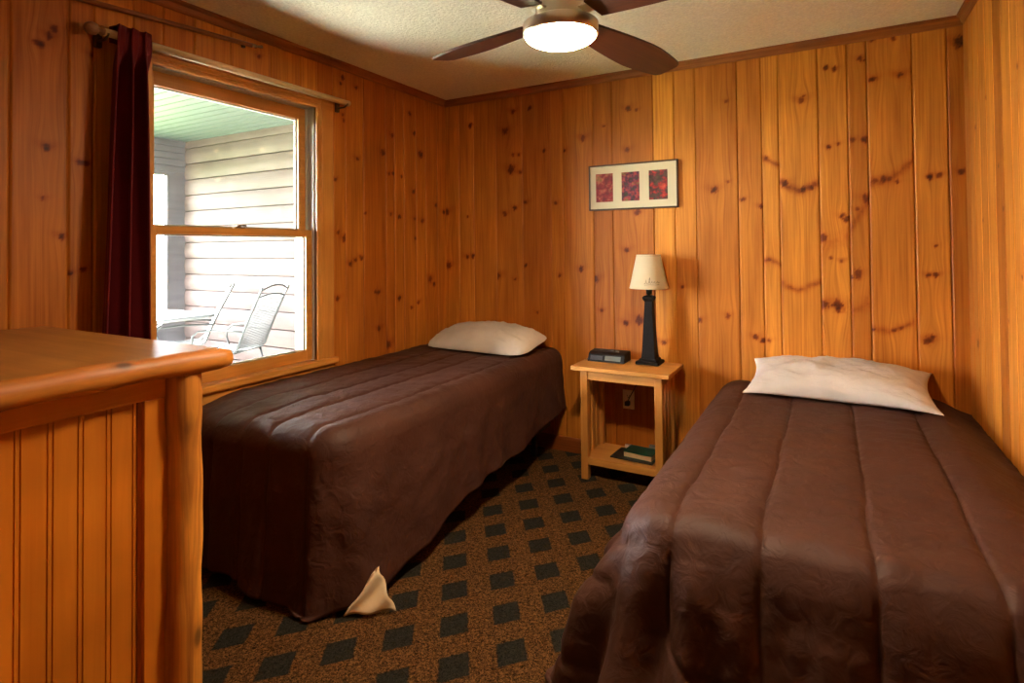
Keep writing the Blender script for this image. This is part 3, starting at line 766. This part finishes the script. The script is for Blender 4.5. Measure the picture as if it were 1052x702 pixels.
# shelf contents
fz = .125
fl_ = obj('folder', MB().box(-1.10, -.855, 3.085, 3.255, fz + .0006, fz + .008, .002, M=Matrix.Translation((-.98, 3.17, 0)) @ Matrix.Rotation(-.06, 4, 'Z') @ Matrix.Translation((.98, -3.17, 0))), simple('black_vinyl', (.02, .017, .016), .45), None, (-.98, 3.17, fz))
tag(fl_, 'thin black folder lying flat on the nightstand shelf under the green book', 'folder')
Mb = Matrix.Translation((-.945, 3.165, 0)) @ Matrix.Rotation(-.10, 4, 'Z')
bz = fz + .0086
bkt = thing('book', 'green covered book with cream page edges lying on the nightstand shelf', 'book', (-.945, 3.165, bz))
cov = simple('green_cover', (.010, .060, .038), .4, var=.3, vscale=25.)
obj('cover', MB().box(-.085, .085, -.060, .060, 0.0305, .034, .001, M=Mb @ Matrix.Translation((0, 0, bz))).box(-.085, .085, -.060, .060, 0, .0035, .001, M=Mb @ Matrix.Translation((0, 0, bz))).box(-.085, .085, .057, .0605, 0, .034, .001, M=Mb @ Matrix.Translation((0, 0, bz))), cov, bkt)
obj('pages', MB().box(-.081, .081, -.0565, .056, .0035, .0305, M=Mb @ Matrix.Translation((0, 0, bz))), simple('page_edges', (.62, .47, .28), .9, bump=.3, bscale=300.), bkt)
pm = obj('pamphlet', MB().box(-.90 - .02, -.815 - .02, 3.235, 3.262, fz + .0006, fz + .052, .002), simple('grey_cover', (.16, .14, .125), .5), None, (-.87, 3.25, fz))
tag(pm, 'grey pamphlet standing on edge behind the green book', 'pamphlet')
nt_ = obj('note_slip', MB().box(-1.075, -1.035, 3.270, 3.290, fz + .0006, fz + .022, .001), simple('pale_paper', (.60, .42, .34), .8), None, (-1.055, 3.28, fz))
tag(nt_, 'small pale folded slip standing at the back of the nightstand shelf', 'paper')

# ------------------------------------------------------------------ framed prints
pf = thing('picture_frame', 'long framed trio of red flower photos above the lamp', 'picture', (-1.045, YB, 1.70))
px0, px1, pz0, pz1 = -1.324, -.766, 1.550, 1.8355
t_ = .009
c = MB(); fy0, fy1 = YB - .024, YB - .003
c.box(px0, px1, fy0, fy1, pz0, pz0 + t_, .002); c.box(px0, px1, fy0, fy1, pz1 - t_, pz1, .002)
c.box(px0, px0 + t_, fy0, fy1, pz0 + t_ - .001, pz1 - t_ + .001, .002); c.box(px1 - t_, px1, fy0, fy1, pz0 + t_ - .001, pz1 - t_ + .001, .002)
obj('frame', c, simple('dark_walnut', (.07, .032, .014), .4), pf)
obj('backing_board', MB().box(px0 + .004, px1 - .004, YB - .012, YB - .004, pz0 + .004, pz1 - .004), simple('fibreboard', (.1, .06, .03), .8), pf)
obj('mat_board', MB().box(px0 + .008, px1 - .008, YB - .016, YB - .012, pz0 + .008, pz1 - .008), simple('cream_mat', (.63, .54, .36), .85), pf)
def flower_mat(nm, cols, sc):
    m, nt, b = new_mat(nm)
    tc = N(nt, 'ShaderNodeTexCoord')
    v = N(nt, 'ShaderNodeTexVoronoi', in_Scale=sc, in_Randomness=1.)
    n = N(nt, 'ShaderNodeTexNoise', in_Scale=sc * .6, in_Detail=3.)
    nt.links.new(tc.outputs['Object'], v.inputs['Vector']); nt.links.new(tc.outputs['Object'], n.inputs['Vector'])
    r = ramp(nt, cols); nt.links.new(n.outputs['Fac'], r.inputs['Fac'])
    r2 = ramp(nt, [(0, (1.25, 1.2, 1.1)), (.5, (.8, .8, .8)), (.8, (.35, .3, .3))])
    nt.links.new(v.outputs['Distance'], r2.inputs['Fac'])
    nt.links.new(mixc(nt, 'MULTIPLY', .7, r.outputs['Color'], r2.outputs['Color']), b.inputs['Base Color'])
    b.inputs['Roughness'].default_value = .3
    return m
W_ = px1 - px0
f1 = flower_mat('rose_print', [(.32, (.20, .008, .012)), (.5, (.27, .012, .018)), (.60, (.45, .12, .06)), (.70, (.22, .12, .03))], 45.)
f2 = flower_mat('garden_print', [(.3, (.03, .05, .02)), (.45, (.11, .03, .06)), (.58, (.40, .05, .05)), (.7, (.20, .16, .05))], 60.)
f3 = flower_mat('poppy_print', [(.3, (.07, .06, .03)), (.48, (.10, .035, .04)), (.57, (.42, .02, .015)), (.75, (.6, .10, .05))], 55.)
lab = {0: ('crimson rose photo', f1), 1: ('dark garden photo with pink blossoms', f2), 2: ('bright red poppy photo', f3)}
for k, (fa, fb) in enumerate(((.085, .285), (.385, .585), (.690, .890))):
    p = obj('photo_print', MB().box(px0 + W_ * fa, px0 + W_ * fb, YB - .0172, YB - .0155, pz0 + .052, pz1 - .056), lab[k][1], pf)
    p['label'] = lab[k][0]

# ------------------------------------------------------------------ curtain and rods
RX, RZ = -2.375, 2.152
rod_m = wood('rod_maple', (.80, .62, .36), (.66, .46, .22), 'Y', gs=60., rough=.4)
fin_m = wood('finial_wood', (.34, .16, .07), (.22, .09, .03), 'Y', gs=60., rough=.35)
brass = simple('aged_metal', (.10, .065, .035), .4, .8)
rod = thing('curtain_rod', 'pale wooden curtain rod with a ball finial, just over the window casing', 'curtain rod', (RX, 1.74, RZ))
obj('pole', MB().tube([(RX, 1.10, RZ), (RX, 2.358, RZ)], .0155, 20), rod_m, rod)
ax = Matrix.Rotation(PI / 2, 3, 'X')
obj('finial', MB().lathe([(.016, -.002), (.019, .004), (.014, .010), (.011, .016), (.020, .023), (.024, .036), (.022, .050), (.013, .060), (.006, .063)], (RX, 1.104, RZ), 24, axis=ax), fin_m, rod)
for yb_ in (1.116, 2.335):
    c = MB(); c.box(XL + .0005, XL + .022, yb_ - .012, yb_ + .012, RZ - .045, RZ + .02, .003) if yb_ < 2 else c.box(XL + .0005, XL + .018, yb_ - .012, yb_ + .012, RZ - .045, RZ + .02, .003)
    c.tube([(XL + .015, yb_, RZ - .022), (RX - .012, yb_, RZ - .024), (RX, yb_, RZ - .0165), (RX + .014, yb_, RZ - .004)], .005, 8)
    obj('bracket', c, brass, rod)
# dark dowel above it
dw = thing('wooden_dowel', 'dark wooden dowel with a clear end cap, high on the boards above the curtain rod', 'dowel', (XL + .022, 1.35, 2.29))
obj('pole', MB().tube([(XL + .022, .88, 2.258), (XL + .022, 1.775, 2.318)], .0105, 14), wood('dark_dowel', (.30, .11, .035), (.18, .06, .015), 'Y', rough=.45), dw)
clear = simple('pale_metal', (.75, .70, .62), .22, .7)
obj('end_cap', MB().tube([(XL + .022, 1.772, 2.318), (XL + .022, 1.800, 2.320)], [.011, .0095], 14).tube([(XL + .022, 1.80, 2.320), (XL + .026, 1.83, 2.326)], [.005, .009], 12), clear, dw)
for yy, zz in ((.95, 2.2627), (1.74, 2.3157)):
    obj('wall_mount', MB().box(XL + .0005, XL + .014, yy - .008, yy + .008, zz - .018, zz + .012, .002), brass, dw)

# curtain: gathered cloth on the rod
def curtain():
    n, m_ = 150, 70; vs, fs = [], []
    zt, zb = 2.186, .16
    for j in range(m_ + 1):
        q = j / m_; z = zt + (zb - zt) * q
        ya = 1.135 - .085 * q ** .8; yb_ = 1.262 + .040 * q ** .8
        for i in range(n + 1):
            u = i / n
            w = u * 2 * PI * 2.7
            amp = .044 + .012 * q
            y = ya + (yb_ - ya) * u + .010 * math.sin(w * 2 + 1)
            x = RX + .006 + amp * math.sin(w + .5 * math.sin(q * 3)) + .006 * fbm(u * 5, q * 3, 2.2, 2)
            k = float(sstep(2.02, 2.12, z)); x = x * (1 - k) + (RX + .0315 + .010 * math.sin(w)) * k
            vs.append((x, y, z))
    for j in range(m_):
        for i in range(n):
            a = j * (n + 1) + i; fs.append((a, a + n + 1, a + n + 2, a + 1))
    # back of the rod pocket
    o = len(vs)
    for j in range(7):
        z = 2.186 - .062 * j / 6
        for i in range(n + 1):
            u = i / n; w = u * 2 * PI * 2.7
            vs.append((RX - .0225 + .004 * math.sin(w), 1.135 + .127 * u, z))
    for j in range(6):
        for i in range(n):
            a = o + j * (n + 1) + i; fs.append((a, a + 1, a + n + 2, a + n + 1))
    for i in range(n): fs.append((i, i + 1, o + i + 1, o + i))
    ob = obj('curtain', MB().add(vs, fs, True), cloth_mat('burgundy_curtain', (.125, .007, .010), rough=.7, sheen=.05, wscale=14., wbump=.12), None, (RX, 1.19, 0))
    s = ob.modifiers.new('thickness', 'SOLIDIFY'); s.thickness = .0015
    return ob
tag(curtain(), 'burgundy curtain gathered to one side of the window', 'curtain')

# ------------------------------------------------------------------ ceiling fan
FX, FY = -.714, 1.600
nick, nt, b = new_mat('brushed_nickel')
b.inputs['Base Color'].default_value = (.78, .68, .56, 1); b.inputs['Metallic'].default_value = 1.; b.inputs['Roughness'].default_value = .34
b.inputs['Anisotropic'].default_value = .5
blade_m = wood('fan_walnut', (.080, .021, .008), (.042, .010, .004), 'X', gs=50., rough=.42)
fan = thing('ceiling_fan', 'four blade ceiling fan with lit round lamp and brushed metal housing', 'ceiling fan', (FX, FY, ZC))
obj('canopy', MB().lathe([(.075, ZC - .001), (.075, ZC - .018), (.062, ZC - .040), (.030, ZC - .050), (.016, ZC - .052)], (FX, FY, 0)), nick, fan)
obj('downrod', MB().tube([(FX, FY, ZC - .045), (FX, FY, 2.15)], .0125, 16), nick, fan)
obj('motor_housing', MB().lathe([(.020, 2.165), (.040, 2.160), (.060, 2.145), (.070, 2.110), (.076, 2.060), (.080, 2.020), (.080, 2.012)], (FX, FY, 0), 56), nick, fan)
obj('light_ring', MB().lathe([(.070, 2.0135), (.112, 2.0135), (.1165, 2.010), (.1165, 1.979), (.1145, 1.975), (.108, 1.974)], (FX, FY, 0), 64), nick, fan)
glow, nt, b = new_mat('lit_lamp_glass')
b.inputs['Base Color'].default_value = (.9, .85, .75, 1)
b.inputs['Emission Color'].default_value = (1, .78, .50, 1); b.inputs['Emission Strength'].default_value = GLOBE
prof = [(.1095 * math.cos(a), 1.975 - .028 * math.sin(a)) for a in [k * PI / 2 / 10 for k in range(10)]] + [(.004, 1.947)]
obj('lamp_glass', MB().lathe(prof, (FX, FY, 0), 56, True, True), glow, fan)
def blade(ang, lift):
    r0_, r1b = .128, .625
    n = 26; top = []
    for i in range(n + 1):
        q = i / n; r = r0_ + (r1b - r0_) * q
        hw = .044 + .032 * math.sin(min(1, q / .72) * PI / 2) - .026 * max(0, (q - .55) / .45) ** 1.7
        top.append((r, hw))
    out = [(r, h_) for r, h_ in top[:-1]] + [(r1b - .012, top[-1][1]), (r1b, top[-1][1] - .016), (r1b, -(top[-1][1] - .016)), (r1b - .012, -top[-1][1])] + [(r, -h_) for r, h_ in reversed(top[:-1])]
    bm = bmesh.new()
    lo = [bm.verts.new((r, w, -.004)) for r, w in out]; hi = [bm.verts.new((r, w, .004)) for r, w in out]
    bm.faces.new(lo[::-1]); bm.faces.new(hi)
    for i in range(len(out)): bm.faces.new((lo[i], lo[(i + 1) % len(out)], hi[(i + 1) % len(out)], hi[i]))
    bmesh.ops.recalc_face_normals(bm, faces=bm.faces[:])
    Mx = Matrix.Translation((FX, FY, 2.030)) @ Matrix.Rotation(ang, 4, 'Z') @ Matrix.Rotation(-lift, 4, 'Y') @ Matrix.Rotation(math.radians(-11), 4, 'X')
    o = bpy.data.objects.new('blade', None) if False else None
    # mesh in the blade's own frame so that the grain runs along it
    me = bpy.data.meshes.new('blade'); bm.to_mesh(me); bm.free(); me.materials.append(blade_m)
    o = bpy.data.objects.new('blade', me); COL.objects.link(o); o.parent = fan
    o.matrix_local = Matrix.Translation((0, 0, -ZC)) @ Matrix.Translation((-FX, -FY, 0)) @ Mx
    c = MB().box(.085, .19, -.020, .020, .004, .010, .002).box(.15, .19, -.034, .034, .004, .009, .002)
    me2 = bpy.data.meshes.new('blade_bracket'); me2.from_pydata(c.v, [], c.f); me2.materials.append(nick)
    k = bpy.data.objects.new('blade_bracket', me2); COL.objects.link(k); k.parent = o
for d, l in ((72.5, -2.6), (162.5, 2.6), (252.5, 2.6), (342.5, -2.6)): blade(math.radians(d), math.radians(l))

# ------------------------------------------------------------------ dresser (stands out from the window wall)
dl, dd_ = (.70, .245, .022), (.54, .165, .013)
dz_m = wood('dresser_pine', dl, dd_, 'Z', gs=26., rough=.38)
dy_m = wood('dresser_pine_long', dl, dd_, 'Y', gs=30., rough=.36)
top_m = wood('dresser_top_pine', (.44, .18, .038), (.31, .11, .018), 'X', gs=30., rough=.42)
log_m = wood('peeled_log', (.66, .25, .035), (.34, .09, .010), 'Y', gs=20., rough=.52, knots=.9, kscale=2.6)
post_m = wood('peeled_log_post', (.90, .38, .05), (.22, .05, .008), 'Z', gs=26., rough=.52, knots=.8, kscale=1.8)
dr = thing('dresser', 'log trimmed pine dresser with beaded side panel, standing out from the window wall', 'dresser', (-1.95, .66, 0))
DX, D0, D1 = -1.475, .41, .900
obj('carcass', MB().box(XL + .022, DX - .012, D0 + .02, D1 - .02, .06, 1.026), dz_m, dr)
obj('top', MB().box(XL + .016, -1.440, .385, .950, 1.027, 1.060, .006, 3), top_m, dr)
# log edge
pts, rad = [], []
for i in range(25):
    q = i / 24; y = .372 + .60 * q
    pts.append((-1.438 + .006 * math.sin(q * 5 + 1) + .012 * q, y, 1.036 + .003 * math.sin(q * 4) - .003 * q)); rad.append(.0315 - .004 * q + .0018 * math.sin(q * 17) + (-.005 if i in (0, 24) else 0))
obj('log_edge', MB().tube(pts, rad, 24), log_m, dr)
# corner posts
for yp in (D0 + .03, .868):
    pts, rad = [], []
    for i in range(34):
        q = i / 33
        pts.append((DX + .010 + .003 * math.sin(q * 7), yp + .003 * math.sin(q * 9 + 2), 1.026 * q)); rad.append(.0445 + .0012 * math.sin(q * 21 + yp) + .0012 * math.sin(q * 37))
    obj('log_post', MB().tube(pts, rad, 26), post_m, dr)
def bead_panel(y0, y1, z0, z1, xb, xf):
    """tongue and groove boards with double beads"""
    prof = [(y0, xf)]
    y = y1 - .022
    gs_ = []
    while y > y0 + .02: gs_.append(y); y -= .057
    for g in sorted(gs_):
        for o_ in (-.006, .004):
            prof += [(g + o_ - .0018, xf), (g + o_ - .0005, xf - .0030), (g + o_ + .0005, xf - .0030), (g + o_ + .0018, xf)]
    prof += [(y1, xf)]
    vs = [(x, y_, z0) for y_, x in prof] + [(x, y_, z1) for y_, x in prof]; n = len(prof)
    fs = [(i, i + 1, i + 1 + n, i + n) for i in range(n - 1)]
    b_ = len(vs); vs += [(xb, y0, z0), (xb, y1, z0), (xb, y0, z1), (xb, y1, z1)]
    fs += [(b_, b_ + 2, b_ + 3, b_ + 1), (0, n, b_ + 2, b_), (n - 1, b_ + 1, b_ + 3, 2 * n - 1)]
    return MB().add(vs, fs)
obj('bead_panel', bead_panel(D0 + .06, .780, .10, .960, DX - .014, DX), dz_m, dr)
obj('top_rail', MB().box(DX - .012, DX + .014, D0 + .05, .830, .955, 1.028, .002), dy_m, dr)
obj('bottom_rail', MB().box(DX - .012, DX + .014, D0 + .05, .830, .06, .14, .002), dy_m, dr)
obj('stile', MB().box(DX - .012, DX + .0135, .772, .835, .14, .955, .002), dz_m, dr)
obj('back_panel', MB().box(XL + .03, DX - .02, D1 - .02, D1 - .008, .08, 1.02, .001), dz_m, dr)

# ------------------------------------------------------------------ porch outside the window
PFZ, PYW, PXE, PCZ = -.12, 4.40, -7.36, 2.757
log_wall = wood('porch_log_siding', (.060, .041, .038), (.042, .027, .025), 'X', gs=18., rough=.75, knots=.5, kcol=(.16, .10, .08), kscale=.9)
prof = [(PYW + .06, PFZ), ]
z = PFZ; sp = .2055; k = 0
zs = PCZ - .099
lines = [zs - sp * i for i in range(0, 14)]
pf_ = []
zt_ = PCZ
for zl in lines + [PFZ]:
    zl = max(zl, PFZ); h_ = zt_ - zl
    if h_ < .02: break
    for q in range(9):
        a = q / 8; bul = .022 * math.sin(PI * (.08 + .84 * a)) if h_ > .15 else .018 * math.sin(PI * (.5 * a + .05))
        pf_.append((PYW - bul, zt_ - h_ * a * .94))
    pf_.append((PYW + .050, zl + h_ * .06)); pf_.append((PYW + .050, zl + h_ * .004)); zt_ = zl
pf_.append((PYW, PFZ)); poly = [(PYW + .08, PFZ), (PYW + .08, PCZ)] + pf_
struct(obj('wall_porch', MB().prism(poly, 'x', PXE, XL - .05), log_wall), 'pale log sided porch wall outside the window', 'wall')
endm = wood('porch_end_boards', (.046, .044, .050), (.030, .029, .034), 'Y', gs=18., rough=.8)
c = MB()
c.box(PXE - .08, PXE, 4.16, PYW + .08, PFZ, PCZ, .004)
c.box(PXE - .08, PXE, -1.3, 4.16, 2.296, PCZ, .004)
c.box(PXE - .08, PXE, -1.3, 4.16, PFZ, .55, .004)
for yy in (2.6, 1.0, -.6): c.box(PXE - .075, PXE - .005, yy, yy + .1, .55, 2.296, .004)
for i in range(5):
    zz = 2.34 + i * .085; c.box(PXE - .002, PXE + .012, -1.3, PYW - .01, zz, zz + .078, .006)
struct(obj('wall_porch_end', c, endm), 'boarded end of the porch with open bays', 'wall')
gceil = simple('porch_green_paint', (.050, .066, .064), .6, var=.05)
pr_ = []
y = -1.3
while y < PYW - .01:
    pr_ += [(y + .003, PCZ), (y + .112, PCZ), (y + .113, PCZ + .03), (y + .127, PCZ + .03)]; y += .128
pr_ = [(p[0], p[1]) for p in pr_ if p[0] < PYW + .05]
poly = [(-1.3, PCZ + .06)] + [(-1.3, PCZ)] + pr_ + [(PYW + .08, PCZ), (PYW + .08, PCZ + .06)]
struct(obj('ceiling_porch', MB().prism(poly, 'x', PXE - .4, XL - .03), gceil), 'pale green boarded porch ceiling', 'ceiling')
deck_m = wood('porch_deck_boards', (.72, .72, .66), (.58, .58, .53), 'Y', gs=25., rough=.8)
c = MB(); x = PXE + .005
while x < XL - .2: c.box(x, min(x + .136, XL - .16), -1.3, PYW - .02, PFZ - .03, PFZ, .003); x += .142
struct(obj('floor_porch', c, deck_m), 'grey deck boards of the porch', 'floor')
lawn = simple('lawn', (.17, .23, .09), .95, var=.35, vscale=3.)
struct(obj('ground', MB().add([(-60, -50, -.5), (40, -50, -.5), (40, 60, -.5), (-60, 60, -.5)], [(0, 1, 2, 3)]), lawn), 'green lawn beyond the porch', 'ground')

pm_ = simple('pale_green_metal', (.012, .017, .019), .45, .2)
rim_m = simple('pale_table_metal', (.06, .068, .072), .4, .2)
TX0, TX1, TY0, TY1, TZ = -6.40, -5.45, 2.15, 3.62, .675
tb = thing('patio_table', 'pale rectangular patio table on the porch outside the window', 'table', ((TX0 + TX1) / 2, (TY0 + TY1) / 2, PFZ))
def rrect(x0, x1, y0, y1, r, n=8):
    o = []
    for cx, cy, a in ((x1 - r, y1 - r, 0), (x0 + r, y1 - r, PI / 2), (x0 + r, y0 + r, PI), (x1 - r, y0 + r, 1.5 * PI)):
        o += [(cx + r * math.cos(a + k * PI / 2 / n), cy + r * math.sin(a + k * PI / 2 / n)) for k in range(n + 1)]
    return o
obj('tabletop', MB().prism(rrect(TX0 + .02, TX1 - .02, TY0 + .02, TY1 - .02, .12), 'z', TZ - .012, TZ), simple('pale_table_glass', (.08, .087, .092), .3, 0., coat=.1), tb)
rr2 = rrect(TX0 + .012, TX1 - .012, TY0 + .012, TY1 - .012, .13); rr2 = rr2 + rr2[:2]
obj('rim', MB().tube([(x, y, TZ - .012) for x, y in rr2], .017, 10), rim_m, tb)
for x, y in ((TX0 + .14, TY0 + .16), (TX0 + .14, TY1 - .78), (TX1 - .14, TY0 + .16), (TX1 - .14, TY1 - .78)):
    cxm = (TX0 + TX1) / 2; cym = (TY0 + TY1) / 2
    ix, iy = x + (cxm - x) * .35, y + (cym - y) * .2
    obj('leg', MB().tube([(x, y, TZ - .02), ((x + ix) / 2 + (cxm - x) * .12, (y + iy) / 2, .35), (ix, iy, .15), (x + (cxm - x) * .1, y, PFZ)], .014, 10), pm_, tb)

mesh_m, nt, b = new_mat('woven_steel_mesh')
b.inputs['Base Color'].default_value = (.009, .013, .015, 1); b.inputs['Roughness'].default_value = .5; b.inputs['Metallic'].default_value = .2
def patio_chair(label, x, y, ang):
    ch = thing('patio_chair', label, 'chair', (0, 0, 0), 'porch chairs')
    hw = .225
    def bp(t, y_): return (-.22 - .28 * t + .012 * math.sin(t * PI), y_, .44 + .62 * t)
    # seat and back are sheets of expanded metal: a lattice of thin straps
    c = MB()
    ns = 26
    for i in range(1, ns):
        v = -hw + 2 * hw * i / ns; c.tube([bp(0, v), bp(.3, v), bp(.6, v), bp(.86 + .05 * (1 - (v / hw) ** 2), v)], .0034, 4, False)
    for i in range(1, 30):
        t = .86 * i / 30; c.tube([bp(t, -hw), bp(t, hw)], .0034, 4, False)
    obj('backrest', c, mesh_m, ch)
    c = MB()
    for i in range(1, ns):
        v = -hw + 2 * hw * i / ns; c.tube([(-.20, v, .435), (0, v, .418), (.20, v, .430), (.24, v, .412)], .0034, 4, False)
    for i in range(28):
        u = -.20 + .43 * i / 27; c.tube([(u, -hw, .428 - .01 * math.sin((u + .2) / .4 * PI)), (u, hw, .428 - .01 * math.sin((u + .2) / .4 * PI))], .0034, 4, False)
    obj('seat', c, mesh_m, ch)
    c = MB()
    for s in (-1, 1):
        c.tube([(.24, s * hw, .41), (.20, s * hw, .43), (0, s * hw, .42), (-.18, s * hw, .436), bp(.05, s * hw), bp(.3, s * hw), bp(.6, s * hw), bp(1., s * hw), bp(1.02, s * (hw + .006))], .0105, 8)
    c.tube([(.24, -hw, .41), (.245, 0, .408), (.24, hw, .41)], .0105, 8)
    for t0, bow in ((.86, .05), (.97, .085)):
        c.tube([bp(t0 + bow * (1 - (k / 6 - 1) ** 2), (k / 6 - 1) * hw) for k in range(13)], .008, 8)
    obj('back_frame', c, pm_, ch)
    for s in (-1, 1):
        yy = s * (hw + .03)
        obj('armrest', MB().tube([bp(.33, s * hw), (-.20, yy, .655), (.0, yy, .66), (.17, yy, .645), (.235, yy, .60), (.245, yy, .52), (.215, yy, .44), (.20, s * hw, .42)], .0105, 8), pm_, ch)
        obj('leg', MB().tube([(.20, s * hw, .425), (.235, yy, .25), (.24, yy, .10), (.25, yy, .008)], .011, 8), pm_, ch)
        obj('leg', MB().tube([(-.17, s * hw, .43), (-.20, yy, .25), (-.235, yy, .10), (-.27, yy, .008)], .011, 8), pm_, ch)
    ch.location = (x, y, PFZ); ch.rotation_euler = (0, 0, math.radians(ang))
    return ch
patio_chair('mesh backed metal porch chair seen broad side, farther from the table', -5.35, 3.665, 199)
patio_chair('metal porch chair seen edge on, behind the end of the patio table', -6.16, 3.63, 238)

# ------------------------------------------------------------------ light
wd = bpy.data.worlds.new('sky'); SC.world = wd; wd.use_nodes = True
bg = wd.node_tree.nodes['Background']; bg.inputs[0].default_value = (.96, .97, 1.0, 1); bg.inputs[1].default_value = SKY
sun = bpy.data.lights.new('sun', 'SUN'); sun.energy = SUN; sun.angle = math.radians(3); sun.color = (1, .96, .9)
so = bpy.data.objects.new('sun', sun); COL.objects.link(so)
so.rotation_euler = Vector((.88, .07, -.45)).to_track_quat('-Z', 'Y').to_euler()

# ------------------------------------------------------------------ camera
f_px, cy_px = 581.79, 244.36
cam = bpy.data.cameras.new('camera'); co = bpy.data.objects.new('camera', cam); COL.objects.link(co)
cam.sensor_fit = 'HORIZONTAL'; cam.sensor_width = 36; cam.lens = f_px * 36 / 1052; cam.shift_y = -(351 - cy_px) / 1052
cam.clip_start = .02
yaw, pit, rol = .5095, .0181, -.0099
fw = Vector((-math.sin(yaw) * math.cos(pit), math.cos(yaw) * math.cos(pit), math.sin(pit)))
rt = Vector((math.cos(yaw), math.sin(yaw), 0)); up = rt.cross(fw)
r2_ = math.cos(rol) * rt + math.sin(rol) * up; u2 = -math.sin(rol) * rt + math.cos(rol) * up
co.matrix_world = Matrix(((r2_.x, u2.x, -fw.x, 0), (r2_.y, u2.y, -fw.y, 0), (r2_.z, u2.z, -fw.z, 1.3198), (0, 0, 0, 1)))
SC.camera = co
SC.view_settings.view_transform = 'Standard'; SC.view_settings.look = 'None'
SC.view_settings.gamma = 1; SC.view_settings.use_curve_mapping = False
SC.view_settings.exposure = EXPO
SC.cycles.max_bounces = 10; SC.cycles.diffuse_bounces = 6; SC.cycles.transparent_max_bounces = 12
SC.cycles.caustics_reflective = False; SC.cycles.caustics_refractive = False
SC.cycles.sample_clamp_indirect = 6.
SC.cycles.use_denoising = True
